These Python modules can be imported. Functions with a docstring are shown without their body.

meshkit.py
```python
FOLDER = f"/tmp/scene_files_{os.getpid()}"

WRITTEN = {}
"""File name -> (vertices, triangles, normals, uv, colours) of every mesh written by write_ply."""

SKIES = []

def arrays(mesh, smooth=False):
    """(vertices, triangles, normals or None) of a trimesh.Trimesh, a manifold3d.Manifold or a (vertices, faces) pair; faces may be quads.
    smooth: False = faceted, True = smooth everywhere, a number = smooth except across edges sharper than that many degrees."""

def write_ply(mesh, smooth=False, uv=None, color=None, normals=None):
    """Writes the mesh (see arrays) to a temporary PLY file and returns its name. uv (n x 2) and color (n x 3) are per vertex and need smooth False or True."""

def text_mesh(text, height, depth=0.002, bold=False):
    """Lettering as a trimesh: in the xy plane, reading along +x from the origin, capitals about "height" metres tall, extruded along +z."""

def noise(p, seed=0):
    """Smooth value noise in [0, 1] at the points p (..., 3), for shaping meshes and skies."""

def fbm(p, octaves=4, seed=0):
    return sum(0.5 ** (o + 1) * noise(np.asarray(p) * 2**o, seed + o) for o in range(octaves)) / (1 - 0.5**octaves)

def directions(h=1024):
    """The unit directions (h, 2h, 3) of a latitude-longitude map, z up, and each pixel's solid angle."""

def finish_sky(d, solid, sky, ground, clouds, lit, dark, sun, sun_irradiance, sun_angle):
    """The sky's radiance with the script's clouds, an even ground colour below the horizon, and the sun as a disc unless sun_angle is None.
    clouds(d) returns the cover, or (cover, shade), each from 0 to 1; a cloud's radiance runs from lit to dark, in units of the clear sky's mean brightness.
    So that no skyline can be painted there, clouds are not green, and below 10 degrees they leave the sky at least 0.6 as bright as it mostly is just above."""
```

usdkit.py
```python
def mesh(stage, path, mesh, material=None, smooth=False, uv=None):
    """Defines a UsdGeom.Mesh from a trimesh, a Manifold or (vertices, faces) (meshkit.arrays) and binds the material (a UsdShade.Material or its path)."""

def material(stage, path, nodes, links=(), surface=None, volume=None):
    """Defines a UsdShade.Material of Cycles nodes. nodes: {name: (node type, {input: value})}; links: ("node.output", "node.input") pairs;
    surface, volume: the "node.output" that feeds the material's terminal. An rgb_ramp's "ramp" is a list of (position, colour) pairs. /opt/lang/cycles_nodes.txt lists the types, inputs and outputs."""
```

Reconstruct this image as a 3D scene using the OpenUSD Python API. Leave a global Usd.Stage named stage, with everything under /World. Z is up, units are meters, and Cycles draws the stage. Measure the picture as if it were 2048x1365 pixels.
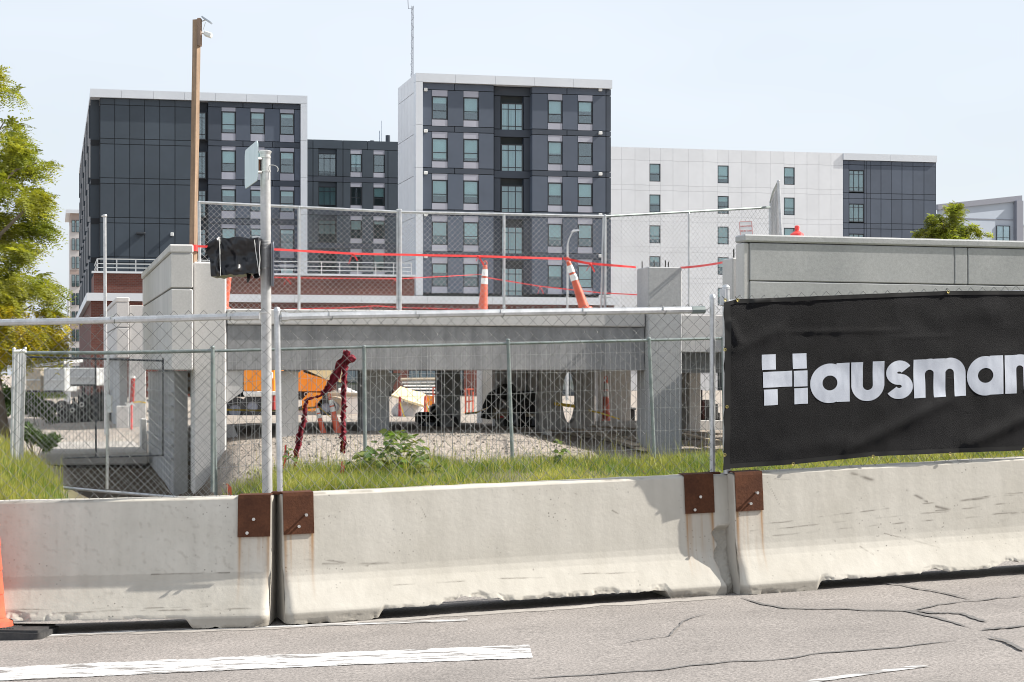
import math, random, numpy as np, trimesh, usdkit, meshkit
from pxr import Usd, UsdGeom, UsdLux, UsdShade, Sdf, Gf, Vt
from shapely.geometry import Polygon, Point, LineString, box as sbox
from shapely.ops import unary_union
from shapely import affinity
R = np.random.default_rng(7)
random.seed(7)
stage = Usd.Stage.CreateInMemory()
UsdGeom.SetStageUpAxis(stage, UsdGeom.Tokens.z); UsdGeom.SetStageMetersPerUnit(stage, 1.0)
UsdGeom.Xform.Define(stage, '/World'); UsdGeom.Scope.Define(stage, '/World/Looks')

# ---------------------------------------------------------------- camera, sky, sun
F, CX, HY, H = 3880., 1024., 750., 1.57          # focal length in px of the 2048 px wide picture, horizon, eye height
cam = UsdGeom.Camera.Define(stage, '/World/camera')
cam.CreateHorizontalApertureAttr(36.0); cam.CreateVerticalApertureAttr(36.0 * 682 / 1024)
cam.CreateFocalLengthAttr(36.0 * F / 2048)
cam.CreateVerticalApertureOffsetAttr((HY - 682.5) / 2048 * 36.0)
cam.CreateClippingRangeAttr(Gf.Vec2f(0.1, 5000))
cam.AddTranslateOp().Set(Gf.Vec3d(0, 0, H)); cam.AddRotateXOp().Set(90.0)
EXPOSURE = 1.15
cam.CreateExposureAttr(EXPOSURE)
SUN = np.array([.76, .07, .65]); SUN /= np.linalg.norm(SUN)
sel, srot = math.asin(SUN[2]), math.atan2(SUN[0], SUN[1])
skymat = usdkit.material(stage, '/World/Looks/sky_look', {
    's': ('sky_texture', dict(sky_type='single_scattering', sun_disc=False, sun_elevation=sel, sun_rotation=srot, aerosol_density=2.6, ozone_density=1.0, air_density=1.0)),
    'co': ('texture_coordinate', {}), 'mp': ('mapping', dict(scale=(1.0, 1.0, 3.0))),
    'n': ('noise_texture', dict(scale=1.6, detail=4.0, roughness=.55)),
    'r': ('rgb_ramp', dict(ramp=[(.2, (.50, .50, .50)), (.8, (.85, .85, .85))])),
    'm': ('mix_color', dict(b=(7.3, 7.8, 8.4), use_clamp=False, use_clamp_result=False)),
    'b': ('background_shader', dict(strength=0.06))},
    [('co.generated', 'mp.vector'), ('mp.vector', 'n.vector'), ('n.fac', 'r.fac'), ('r.color', 'm.fac'), ('s.color', 'm.a'), ('m.result', 'b.color')], surface='b.background')
sky = UsdLux.DomeLight.Define(stage, '/World/sky')
UsdShade.MaterialBindingAPI.Apply(sky.GetPrim()).Bind(skymat)
sky.GetPrim().SetCustomDataByKey('kind', 'structure')
sun = UsdLux.DistantLight.Define(stage, '/World/sun')
sun.CreateIntensityAttr(1.0); sun.CreateAngleAttr(0.53); sun.CreateNormalizeAttr(True); sun.CreateColorAttr(Gf.Vec3f(1.0, .95, .87))
zax = SUN; xax = np.cross([0, 0, 1.], zax); xax /= np.linalg.norm(xax); yax = np.cross(zax, xax)
sun.AddTransformOp().Set(Gf.Matrix4d(*xax, 0, *yax, 0, *zax, 0, 0, 0, 60, 1))

# ---------------------------------------------------------------- projection helpers used to lay things out on their own planes
def U(px, py, Y): return np.array([(px - CX) / F * Y, Y, H - (py - HY) / F * Y])
class Fr:
    """A vertical facade plane: origin on the ground plan, e1 along the facade (to the right, receding), e2 into depth."""
    def __init__(s, px, Y, deg=13.4):
        s.O = np.array([(px - CX) / F * Y, Y]); r = math.radians(deg)
        s.e1 = np.array([math.cos(r), math.sin(r)]); s.e2 = np.array([-math.sin(r), math.cos(r)])
    def a(s, px, b=0.):
        k = (px - CX) / F; o = s.O + b * s.e2
        return (k * o[1] - o[0]) / (s.e1[0] - k * s.e1[1])
    def xy(s, a, b=0.): return s.O + a * s.e1 + b * s.e2
    def Y(s, px, b=0.): return s.xy(s.a(px, b), b)[1]
    def z(s, px, py, b=0.): return H - (py - HY) / F * s.Y(px, b)
    def P(s, a, b, z): q = s.xy(a, b); return np.array([q[0], q[1], z])
    def box(s, a0, a1, b0, b1, z0, z1, c=0.): return xf(cbox(a0, a1, b0, b1, z0, z1, c), s)
    def px(s, p0, p1, y0, y1, b0, b1, c=0.):     # a box whose front face covers this piece of the facade
        return s.box(s.a(p0, b0), s.a(p1, b0), b0, b1, s.z((p0 + p1) / 2, y1, b0), s.z((p0 + p1) / 2, y0, b0), c)
def xf(m, fr):
    v = np.asarray(m[0]); o = np.empty_like(v); o[:, :2] = fr.O + v[:, :1] * fr.e1 + v[:, 1:2] * fr.e2; o[:, 2] = v[:, 2]
    return (o, m[1])

# ---------------------------------------------------------------- mesh helpers: every mesh is (vertices, triangles)
def quads(f): f = np.asarray(f); return np.vstack([f[:, [0, 1, 2]], f[:, [0, 2, 3]]])
BOXF = quads([[0, 3, 2, 1], [4, 5, 6, 7], [0, 1, 5, 4], [1, 2, 6, 5], [2, 3, 7, 6], [3, 0, 4, 7]])
def hexa(p): return (np.asarray(p, float), BOXF)   # bottom ring 0-3 counter clockwise, top ring 4-7
def hull(p):
    h = trimesh.convex.convex_hull(np.asarray(p, float)); return (np.array(h.vertices), np.array(h.faces))
def cbox(x0, x1, y0, y1, z0, z1, c=0.):
    if c <= 0: return hexa([(x0, y0, z0), (x1, y0, z0), (x1, y1, z0), (x0, y1, z0), (x0, y0, z1), (x1, y0, z1), (x1, y1, z1), (x0, y1, z1)])
    p = []
    for X, sx in ((x0, 1), (x1, -1)):
        for Y, sy in ((y0, 1), (y1, -1)):
            for Z, sz in ((z0, 1), (z1, -1)):
                p += [(X + sx * c, Y, Z + sz * c), (X, Y + sy * c, Z + sz * c), (X + sx * c, Y + sy * c, Z)]
    return hull(p)
def cat(*ms):
    ms = [m for m in (ms[0] if len(ms) == 1 and isinstance(ms[0], list) else ms)]
    v, f, n = [], [], 0
    for m in ms: v.append(np.asarray(m[0], float)); f.append(np.asarray(m[1]) + n); n += len(m[0])
    return (np.vstack(v), np.vstack(f))
def mv(m, d): return (np.asarray(m[0]) + np.asarray(d, float), m[1])
def rot(m, deg, axis='z', c=(0, 0, 0)):
    r = math.radians(deg); C, S = math.cos(r), math.sin(r)
    Q = {'z': [[C, -S, 0], [S, C, 0], [0, 0, 1]], 'x': [[1, 0, 0], [0, C, -S], [0, S, C]], 'y': [[C, 0, S], [0, 1, 0], [-S, 0, C]]}[axis]
    return ((np.asarray(m[0]) - c) @ np.array(Q).T + c, m[1])
def tube(pts, r, n=8, caps=True):
    p = np.asarray(pts, float); k = len(p); r = np.broadcast_to(r, (k,))
    t = np.gradient(p, axis=0); t /= np.linalg.norm(t, axis=1, keepdims=True) + 1e-12
    up = np.where(np.abs(t[:, 2:]) < .9, [[0, 0, 1.]], [[1., 0, 0]]) if np.abs(t[:, 2]).max() < .95 or np.abs(t[:, 2]).min() > .9 else np.tile([[.31, .95, .02]], (k, 1))
    a = np.cross(t, up); a /= np.linalg.norm(a, axis=1, keepdims=True); b = np.cross(t, a)
    g = np.arange(n) * 2 * np.pi / n
    v = p[:, None] + r[:, None, None] * (np.cos(g)[None, :, None] * a[:, None] + np.sin(g)[None, :, None] * b[:, None])
    i, j = np.meshgrid(np.arange(k - 1), np.arange(n), indexing='ij')
    f = quads(np.stack([i * n + j, (i + 1) * n + j, (i + 1) * n + (j + 1) % n, i * n + (j + 1) % n], -1).reshape(-1, 4))
    v = v.reshape(-1, 3)
    if caps:
        m = len(v); v = np.vstack([v, p[0], p[-1]]); j = np.arange(n)
        f = np.vstack([f, np.stack([np.full(n, m), j, (j + 1) % n], 1), np.stack([np.full(n, m + 1), (k - 1) * n + (j + 1) % n, (k - 1) * n + j], 1)])
    return (v, f)
def lathe(prof, n=20, c=(0, 0, 0)):
    prof = np.asarray(prof, float); k = len(prof); g = np.arange(n) * 2 * np.pi / n
    v = np.stack([prof[:, :1] * np.cos(g), prof[:, :1] * np.sin(g), np.repeat(prof[:, 1:], n, 1)], -1).reshape(-1, 3) + c
    i, j = np.meshgrid(np.arange(k - 1), np.arange(n), indexing='ij')
    return (v, quads(np.stack([i * n + j, i * n + (j + 1) % n, (i + 1) * n + (j + 1) % n, (i + 1) * n + j], -1).reshape(-1, 4)))
def grid(P):                                        # (n, m, 3) points -> sheet
    n, m = P.shape[:2]; i, j = np.meshgrid(np.arange(n - 1), np.arange(m - 1), indexing='ij')
    return (P.reshape(-1, 3), quads(np.stack([i * m + j, (i + 1) * m + j, (i + 1) * m + j + 1, i * m + j + 1], -1).reshape(-1, 4)))
def ribbon(pts, w, side, th=.0): # flat strip along pts; side: direction(s) of the width
    p = np.asarray(pts, float); s = np.broadcast_to(np.asarray(side, float), p.shape); w = np.broadcast_to(w, (len(p),))[:, None] / 2
    return grid(np.stack([p - s * w, p + s * w], 1))
def poly(pg, th):                                   # shapely polygon -> extruded in z
    gs = [g for g in getattr(pg, 'geoms', [pg]) if g.area > 1e-9]
    ms = [trimesh.creation.extrude_polygon(g, th, engine='earcut') for g in gs]
    return cat([(np.array(m.vertices), np.array(m.faces)) for m in ms])
def upright(m, fr, a=0, b=0, z=0):                  # mesh drawn in xy -> stood up in a frame's facade (x along, y up, z towards the viewer)
    v = np.asarray(m[0]); return xf((np.stack([v[:, 0] + a, b - v[:, 2], v[:, 1] + z], 1), m[1]), fr)
WORLD = Fr(CX, 1e-9, 0.)
def jit(n, s): return R.normal(0, s, n)

# ---------------------------------------------------------------- the scene tree
USED = {}
def numbered(path):
    k = USED.get(path, -1) + 1; USED[path] = k
    return path if k == 0 else f'{path}_{k:03d}'
def write(path, m, mat, smooth, prim=None):
    ms = usdkit.mesh(stage, path, (m[0], m[1]), f'/World/Looks/{mat}', smooth=smooth)
    for k, val in (prim or {}).items():
        pv = UsdGeom.PrimvarsAPI(ms).CreatePrimvar(k, Sdf.ValueTypeNames.Color3fArray, 'vertex'); pv.Set(Vt.Vec3fArray.FromNumpy(np.asarray(val, np.float32)))
    return ms.GetPrim()
def data(p, **kw):
    for k, v in kw.items():
        if v: p.SetCustomDataByKey(k, v)
class T:
    """One thing: an Xform at its base whose children are its parts (and their sub-parts)."""
    def __init__(s, name, label, cat=None, group=None, kind=None): s.name, s.d, s.parts, s.path = name, dict(label=label, category=cat, group=group, kind=kind), [], None
    def p(s, name, m, mat, parent=None, smooth=35, prim=None, label=None, kind=None):
        s.parts.append((name, m, mat, parent, smooth, prim, label, kind)); return len(s.parts) - 1
    def done(s):
        allv = np.vstack([np.asarray(q[1][0]) for q in s.parts]); lo, hi = allv.min(0), allv.max(0)
        s.base = np.array([(lo[0] + hi[0]) / 2, (lo[1] + hi[1]) / 2, lo[2]])
        s.path = numbered('/World/' + s.name); x = UsdGeom.Xform.Define(stage, s.path); x.AddTranslateOp().Set(Gf.Vec3d(*s.base)); data(x.GetPrim(), **s.d)
        where = []
        for name, m, mat, parent, smooth, prim, label, kind in s.parts:
            q = numbered((s.path if parent is None else where[parent]) + '/' + name); where.append(q)
            data(write(q, mv(m, -s.base), mat, smooth, prim), label=label, kind=kind)
        return s
    def copy(s, pos, label=None, rz=0., ry=0., group=None, sc=0.):   # a copy of the finished thing standing at pos
        q = numbered('/World/' + s.name); x = UsdGeom.Xform.Define(stage, q); x.AddTranslateOp().Set(Gf.Vec3d(*map(float, pos)))
        if rz: x.AddRotateZOp().Set(rz)
        if ry: x.AddRotateYOp().Set(ry)
        if sc: x.AddScaleOp().Set(Gf.Vec3f(sc, sc, sc))
        x.GetPrim().GetReferences().AddInternalReference(s.path); x.GetPrim().SetInstanceable(True)
        d = dict(s.d); d['label'] = label or d['label']; d['group'] = group or d['group']; data(x.GetPrim(), **d); return x
    def tilt(s, rz=0., ry=0.):
        x = UsdGeom.Xformable(stage.GetPrimAtPath(s.path))
        if rz: x.AddRotateZOp().Set(rz)
        if ry: x.AddRotateYOp().Set(ry)
def solo(name, m, mat, label=None, cat=None, group=None, kind=None, smooth=35, prim=None):
    m = (np.asarray(m[0], float), m[1]); lo, hi = m[0].min(0), m[0].max(0); base = np.array([(lo[0] + hi[0]) / 2, (lo[1] + hi[1]) / 2, lo[2]])
    q = numbered('/World/' + name); p = write(q, mv(m, -base), mat, smooth, prim); UsdGeom.Xformable(p).AddTranslateOp().Set(Gf.Vec3d(*base))
    data(p, label=label, category=cat, group=group, kind=kind); return q, base
def sub(q, base, name, m, mat, smooth=35, prim=None, kind=None, label=None):
    p = write(numbered(q + '/' + name), mv(m, -base), mat, smooth, prim); data(p, kind=kind, label=label)

# ---------------------------------------------------------------- materials
def mat(name, c1, c2=None, rough=.6, scale=4., detail=4., lo=.35, hi=.65, metal=0., bump=0., bscale=60., fine=0., fscale=40., stretch=(1, 1, 1), spec=.5, tint=None, coat=0., rnd=0.):
    """Two colours mixed by noise in world space, fine speckle on top, bump from fine noise; tint: a primvar multiplied in."""
    c2 = c2 or c1
    n = {'g': ('geometry', {}), 'mp': ('mapping', dict(scale=stretch)), 'n': ('noise_texture', dict(scale=scale, detail=detail, roughness=.6)),
         'r': ('rgb_ramp', dict(ramp=[(lo, c1), (hi, c2)])), 'p': ('principled_bsdf', dict(roughness=rough, metallic=metal, specular_ior_level=spec, coat_weight=coat))}
    l = [('g.position', 'mp.vector'), ('mp.vector', 'n.vector'), ('n.fac', 'r.fac')]; out = 'r.color'
    if fine > 0:
        n.update({'fn': ('noise_texture', dict(scale=fscale, detail=3., roughness=.7)), 'fr': ('rgb_ramp', dict(ramp=[(.3, (1 - fine,) * 3), (.7, (1 + fine,) * 3)])), 'fm': ('mix_color', dict(blend_type='multiply', fac=1., use_clamp=False))})
        l += [('g.position', 'fn.vector'), ('fn.fac', 'fr.fac'), (out, 'fm.a'), ('fr.color', 'fm.b')]; out = 'fm.result'
    if tint:
        n.update({'at': ('attribute', dict(attribute=tint)), 'tm': ('mix_color', dict(blend_type='multiply', fac=1., use_clamp=False))})
        l += [(out, 'tm.a'), ('at.color', 'tm.b')]; out = 'tm.result'
    if rnd > 0:
        n.update({'oi': ('object_info', {}), 'om': ('map_range', dict(from_min=0., from_max=1., to_min=1 - rnd, to_max=1 + rnd)), 'oc': ('combine_color', {}), 'ox': ('mix_color', dict(blend_type='multiply', fac=1., use_clamp=False))})
        l += [('oi.random', 'om.value'), ('om.result', 'oc.r'), ('om.result', 'oc.g'), ('om.result', 'oc.b'), (out, 'ox.a'), ('oc.color', 'ox.b')]; out = 'ox.result'
    l.append((out, 'p.base_color'))
    if bump > 0:
        n.update({'bn': ('noise_texture', dict(scale=bscale, detail=5., roughness=.65)), 'bp': ('bump', dict(strength=bump, distance=.02))})
        l += [('g.position', 'bn.vector'), ('bn.fac', 'bp.height'), ('bp.normal', 'p.normal')]
    return usdkit.material(stage, '/World/Looks/' + name, n, l, surface='p.BSDF')
def g(v): return (v, v, v)
mat('asphalt', (.195, .177, .165), (.25, .227, .212), rough=.9, scale=.9, fine=.5, fscale=60, bump=.4, bscale=70)
mat('tar', (.105, .10, .097), (.16, .15, .145), rough=.8, scale=30, fine=.3, fscale=90)
mat('gravel', (.40, .35, .31), (.50, .45, .41), rough=.95, scale=.8, fine=.42, fscale=16, bump=1., bscale=18)
mat('dirt', (.16, .125, .085), (.24, .20, .14), rough=.95, scale=2, fine=.3, fscale=20, bump=.6, bscale=15)
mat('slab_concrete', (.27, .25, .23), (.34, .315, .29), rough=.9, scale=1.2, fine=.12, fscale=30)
mat('concrete', (.43, .425, .42), (.51, .50, .49), rough=.85, scale=1.1, fine=.07, fscale=30, bump=.15, stretch=(1, 1, .5))
mat('concrete_beam', (.15, .153, .16), (.35, .35, .355), rough=.85, scale=2.3, detail=7, lo=.25, hi=.75, fine=.10, fscale=14, bump=.2, stretch=(1.6, 1.6, .22))
mat('concrete_panel', (.31, .318, .322), (.38, .385, .388), rough=.85, scale=.9, detail=6, fine=.10, fscale=22, bump=.15, stretch=(1, 1, .45))
mat('concrete_joint', (.16, .16, .158), (.20, .20, .195), rough=.9)
mat('galv', (.42, .43, .44), (.55, .56, .57), rough=.42, scale=9, metal=.75, fine=.10, fscale=60)
mat('galv_wire', (.30, .30, .30), (.44, .44, .44), rough=.4, scale=3, metal=.7)
mat('wire_near', (.13, .13, .128), (.22, .22, .215), rough=.38, scale=3, metal=.75)
mat('wire_grey', (.20, .215, .21), (.33, .34, .335), rough=.5, scale=3, metal=.5)
mat('pole_paint', (.36, .355, .35), (.46, .455, .45), rough=.4, scale=5, metal=.3, fine=.12, fscale=25)
mat('galv_green', (.15, .18, .175), (.25, .285, .28), rough=.5, scale=6, metal=.4)
mat('rust_plate', (.062, .024, .013), (.092, .036, .018), rough=.85, scale=7, fine=.18, fscale=60, bump=.2, spec=.2)
mat('steel', (.45, .44, .42), (.62, .60, .58), rough=.4, scale=40, metal=.8)
mat('black_fabric', (.0045, .0045, .0055), (.008, .008, .0095), rough=.62, scale=3, fine=.6, fscale=110, bump=.6, bscale=200, spec=.11)
mat('banner_print', (.43, .46, .52), (.47, .50, .56), rough=.8, scale=6, fine=.06, fscale=120, bump=.12, bscale=240, stretch=(3, 3, .5))
mat('black_hem', (.008, .008, .008), (.012, .012, .012), rough=.7, spec=.3)
mat('brass', (.30, .25, .09), (.36, .30, .12), rough=.45, metal=.8)
mat('bag_plastic', (.006, .006, .008), (.010, .010, .012), rough=.3, spec=.5)
mat('concrete_dark', (.10, .10, .10), (.15, .15, .148), rough=.9, scale=2, fine=.1)
mat('trailer_grey', (.36, .37, .37), (.42, .43, .43), rough=.6)
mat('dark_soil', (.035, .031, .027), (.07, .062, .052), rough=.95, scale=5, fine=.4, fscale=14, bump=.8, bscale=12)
mat('orange_plastic', (.50, .085, .045), (.62, .13, .07), rough=.45, scale=6, fine=.08, fscale=20)
mat('orange_sleeve', (.66, .15, .03), (.72, .19, .05), rough=.3, scale=6)
mat('white_sleeve', (.66, .66, .64), (.78, .78, .76), rough=.35, scale=10)
mat('rubber', (.022, .022, .024), (.045, .043, .042), rough=.75, scale=12, fine=.3, fscale=40)
mat('tape_red', (.70, .035, .035), (.80, .07, .06), rough=.4, scale=8)
mat('tape_yellow', (.68, .47, .03), (.75, .55, .08), rough=.45, scale=8)
mat('cloth_maroon', (.12, .005, .014), (.24, .012, .03), rough=.8, scale=14, fine=.3, fscale=60)
mat('timber', (.19, .125, .08), (.30, .205, .135), rough=.8, scale=2.5, detail=6, stretch=(5, 5, .35), fine=.10, fscale=12)
mat('timber_dark', (.17, .115, .085), (.25, .17, .125), rough=.8, scale=2.5, detail=6, stretch=(5, 5, .35))
mat('white_paint_metal', (.72, .73, .73), (.78, .79, .79), rough=.4)
mat('sign_back', (.34, .44, .46), (.48, .57, .58), rough=.35, scale=14, stretch=(1, 6, .4))
mat('sign_white', (.72, .72, .72), (.78, .78, .78), rough=.5)
mat('print_red', (.60, .10, .10), (.65, .15, .13), rough=.6)
mat('dark_panel', (.036, .050, .066), (.043, .058, .076), rough=.5, scale=.25, spec=.45, rnd=.10, fine=.06, fscale=.6)
mat('slate_panel', (.068, .086, .118), (.076, .094, .128), rough=.55, scale=.25, spec=.4, rnd=.08, fine=.06, fscale=.6)
mat('slate_dark', (.040, .052, .072), (.047, .059, .080), rough=.55, scale=.25, spec=.4, rnd=.08, fine=.06, fscale=.6)
mat('joint_dark', (.014, .017, .022), rough=.7)
mat('lavender_panel', (.32, .33, .39), (.36, .37, .43), rough=.6, scale=.5, rnd=.06)
mat('white_panel', (.62, .64, .67), (.66, .68, .71), rough=.55, scale=.12, rnd=.025, fine=.035, fscale=.5, stretch=(1, 1, .3))
mat('white_joint', (.50, .51, .53), rough=.7)
mat('coping_metal', (.55, .58, .62), (.60, .63, .67), rough=.4, scale=.3, metal=.1)
mat('window_frame', (.022, .026, .032), rough=.4)
mat('blind', (.72, .82, .81), (.78, .86, .85), rough=.8, scale=.3, rnd=.12)
mat('room_dark', (.045, .055, .058), (.08, .09, .095), rough=.9, scale=.4)
mat('curtain', (.40, .50, .52), (.52, .62, .64), rnd=.3, rough=.9, scale=1.5, stretch=(6, 6, .2))
mat('gray_cladding', (.36, .41, .48), (.40, .45, .52), rough=.6, scale=.2)
mat('gray_trim', (.20, .21, .25), rough=.6)
mat('beige_cladding', (.46, .44, .43), (.52, .50, .49), rough=.7, scale=.3)
mat('tan_cladding', (.34, .27, .24), rough=.7)
mat('rail_white', (.55, .57, .58), rough=.45, metal=.2)
mat('seat_blue', (.04, .13, .36), (.05, .16, .42), rough=.6)
mat('orange_machine', (.82, .25, .018), (.88, .30, .03), rough=.35, scale=3)
mat('cream_board', (.72, .56, .30), (.78, .63, .37), rough=.75, scale=3)
mat('machine_dark', (.018, .018, .019), (.035, .034, .033), rough=.6, scale=8)
mat('machine_tan', (.32, .27, .2), (.4, .34, .26), rough=.6, scale=6)
mat('machine_red', (.26, .022, .02), (.34, .035, .03), rough=.5)
mat('bark', (.13, .10, .075), (.22, .18, .14), rough=.9, scale=8, stretch=(1, 1, .25), bump=.5)
mat('rock', (.17, .15, .125), (.27, .245, .21), rough=.9, scale=6, bump=.6, bscale=20)
mat('plank', (.40, .33, .25), (.50, .43, .34), rough=.85, scale=4, stretch=(.6, 3, 3))
mat('white_sheet', (.66, .65, .62), (.74, .73, .70), rough=.6, scale=2)
mat('green_sheet', (.02, .12, .10), (.03, .16, .13), rough=.6)
mat('lamp_white', (.62, .63, .62), rough=.4)
def brick():
    usdkit.material(stage, '/World/Looks/brick', {
        'g': ('geometry', {}), 'rt': ('mapping', dict(rotation=(0, 0, -math.radians(13.4)))), 'sx': ('separate_xyz', {}), 'ad': ('math', dict(math_type='add')), 'cb': ('combine_xyz', {}),
        'b': ('brick_texture', dict(color1=(.10, .030, .023), color2=(.145, .046, .034), mortar=(.13, .085, .072), scale=1.0, mortar_size=.012, brick_width=.29, row_height=.12, bias=-.1)),
        'n': ('noise_texture', dict(scale=.5, detail=3.)), 'r': ('rgb_ramp', dict(ramp=[(.3, g(.85)), (.7, g(1.12))])), 'm': ('mix_color', dict(blend_type='multiply', fac=1., use_clamp=False)),
        'p': ('principled_bsdf', dict(roughness=.85))},
        [('g.position', 'rt.vector'), ('rt.vector', 'sx.vector'), ('sx.x', 'ad.value1'), ('sx.y', 'ad.value2'), ('ad.value', 'cb.x'), ('sx.z', 'cb.y'), ('cb.vector', 'b.vector'),
         ('g.position', 'n.vector'), ('n.fac', 'r.fac'), ('b.color', 'm.a'), ('r.color', 'm.b'), ('m.result', 'p.base_color')], surface='p.BSDF')
brick()
def leafmat(name, c1, c2, trans=.35):
    usdkit.material(stage, '/World/Looks/' + name, {
        'g': ('geometry', {}), 'n': ('noise_texture', dict(scale=.9, detail=2.)), 'r': ('rgb_ramp', dict(ramp=[(.35, c1), (.65, c2)])), 'at': ('attribute', dict(attribute='tint')),
        'm': ('mix_color', dict(blend_type='multiply', fac=1., use_clamp=False)), 'p': ('principled_bsdf', dict(roughness=.5, specular_ior_level=.35)), 't': ('translucent_bsdf', {}),
        'w': ('mix_color', dict(blend_type='multiply', fac=1., b=(1.5, 1.45, .7), use_clamp=False)), 'x': ('mix_closure', dict(fac=trans))},
        [('g.position', 'n.vector'), ('n.fac', 'r.fac'), ('r.color', 'm.a'), ('at.color', 'm.b'), ('m.result', 'p.base_color'), ('m.result', 'w.a'), ('w.result', 't.color'), ('p.BSDF', 'x.closure1'), ('t.BSDF', 'x.closure2')], surface='x.closure')
leafmat('grass_blade', (.12, .15, .045), (.25, .25, .09))
leafmat('leaf', (.13, .16, .022), (.23, .235, .035), .48)
leafmat('bush_leaf', (.05, .10, .02), (.09, .15, .035), .35)
leafmat('hedge_leaf', (.022, .045, .012), (.045, .075, .02), .25)
usdkit.material(stage, '/World/Looks/glass', {
    't': ('transparent_bsdf', dict(color=(.84, .94, .94))), 'y': ('glossy_bsdf', dict(color=(.9, .95, 1.0), roughness=.015)), 'f': ('fresnel', dict(IOR=1.75)), 'ma': ('math', dict(math_type='multiply_add', value2=.85, value3=.07)), 'm': ('mix_closure', {})},
    [('f.fac', 'ma.value1'), ('ma.value', 'm.fac'), ('t.BSDF', 'm.closure1'), ('y.BSDF', 'm.closure2')], surface='m.closure')
# road paint: white, worn through to the asphalt in streaks
def paint(name, lo, hi):
    usdkit.material(stage, '/World/Looks/' + name, {
        'g': ('geometry', {}), 'rt': ('mapping', dict(rotation=(0, 0, -.25), scale=(1., 7., 1.))), 'n': ('noise_texture', dict(scale=3.2, detail=8., roughness=.72)), 'r': ('rgb_ramp', dict(ramp=[(lo, (.17, .158, .15)), (hi, (.70, .70, .70))])),
        'fn': ('noise_texture', dict(scale=90., detail=2.)), 'fr': ('rgb_ramp', dict(ramp=[(.3, g(.88)), (.7, g(1.08))])), 'm': ('mix_color', dict(blend_type='multiply', fac=1., use_clamp=False)), 'p': ('principled_bsdf', dict(roughness=.8))},
        [('g.position', 'rt.vector'), ('rt.vector', 'n.vector'), ('n.fac', 'r.fac'), ('g.position', 'fn.vector'), ('fn.fac', 'fr.fac'), ('r.color', 'm.a'), ('fr.color', 'm.b'), ('m.result', 'p.base_color')], surface='p.BSDF')
paint('road_paint', .465, .495); paint('road_paint_worn', .44, .62)
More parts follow.
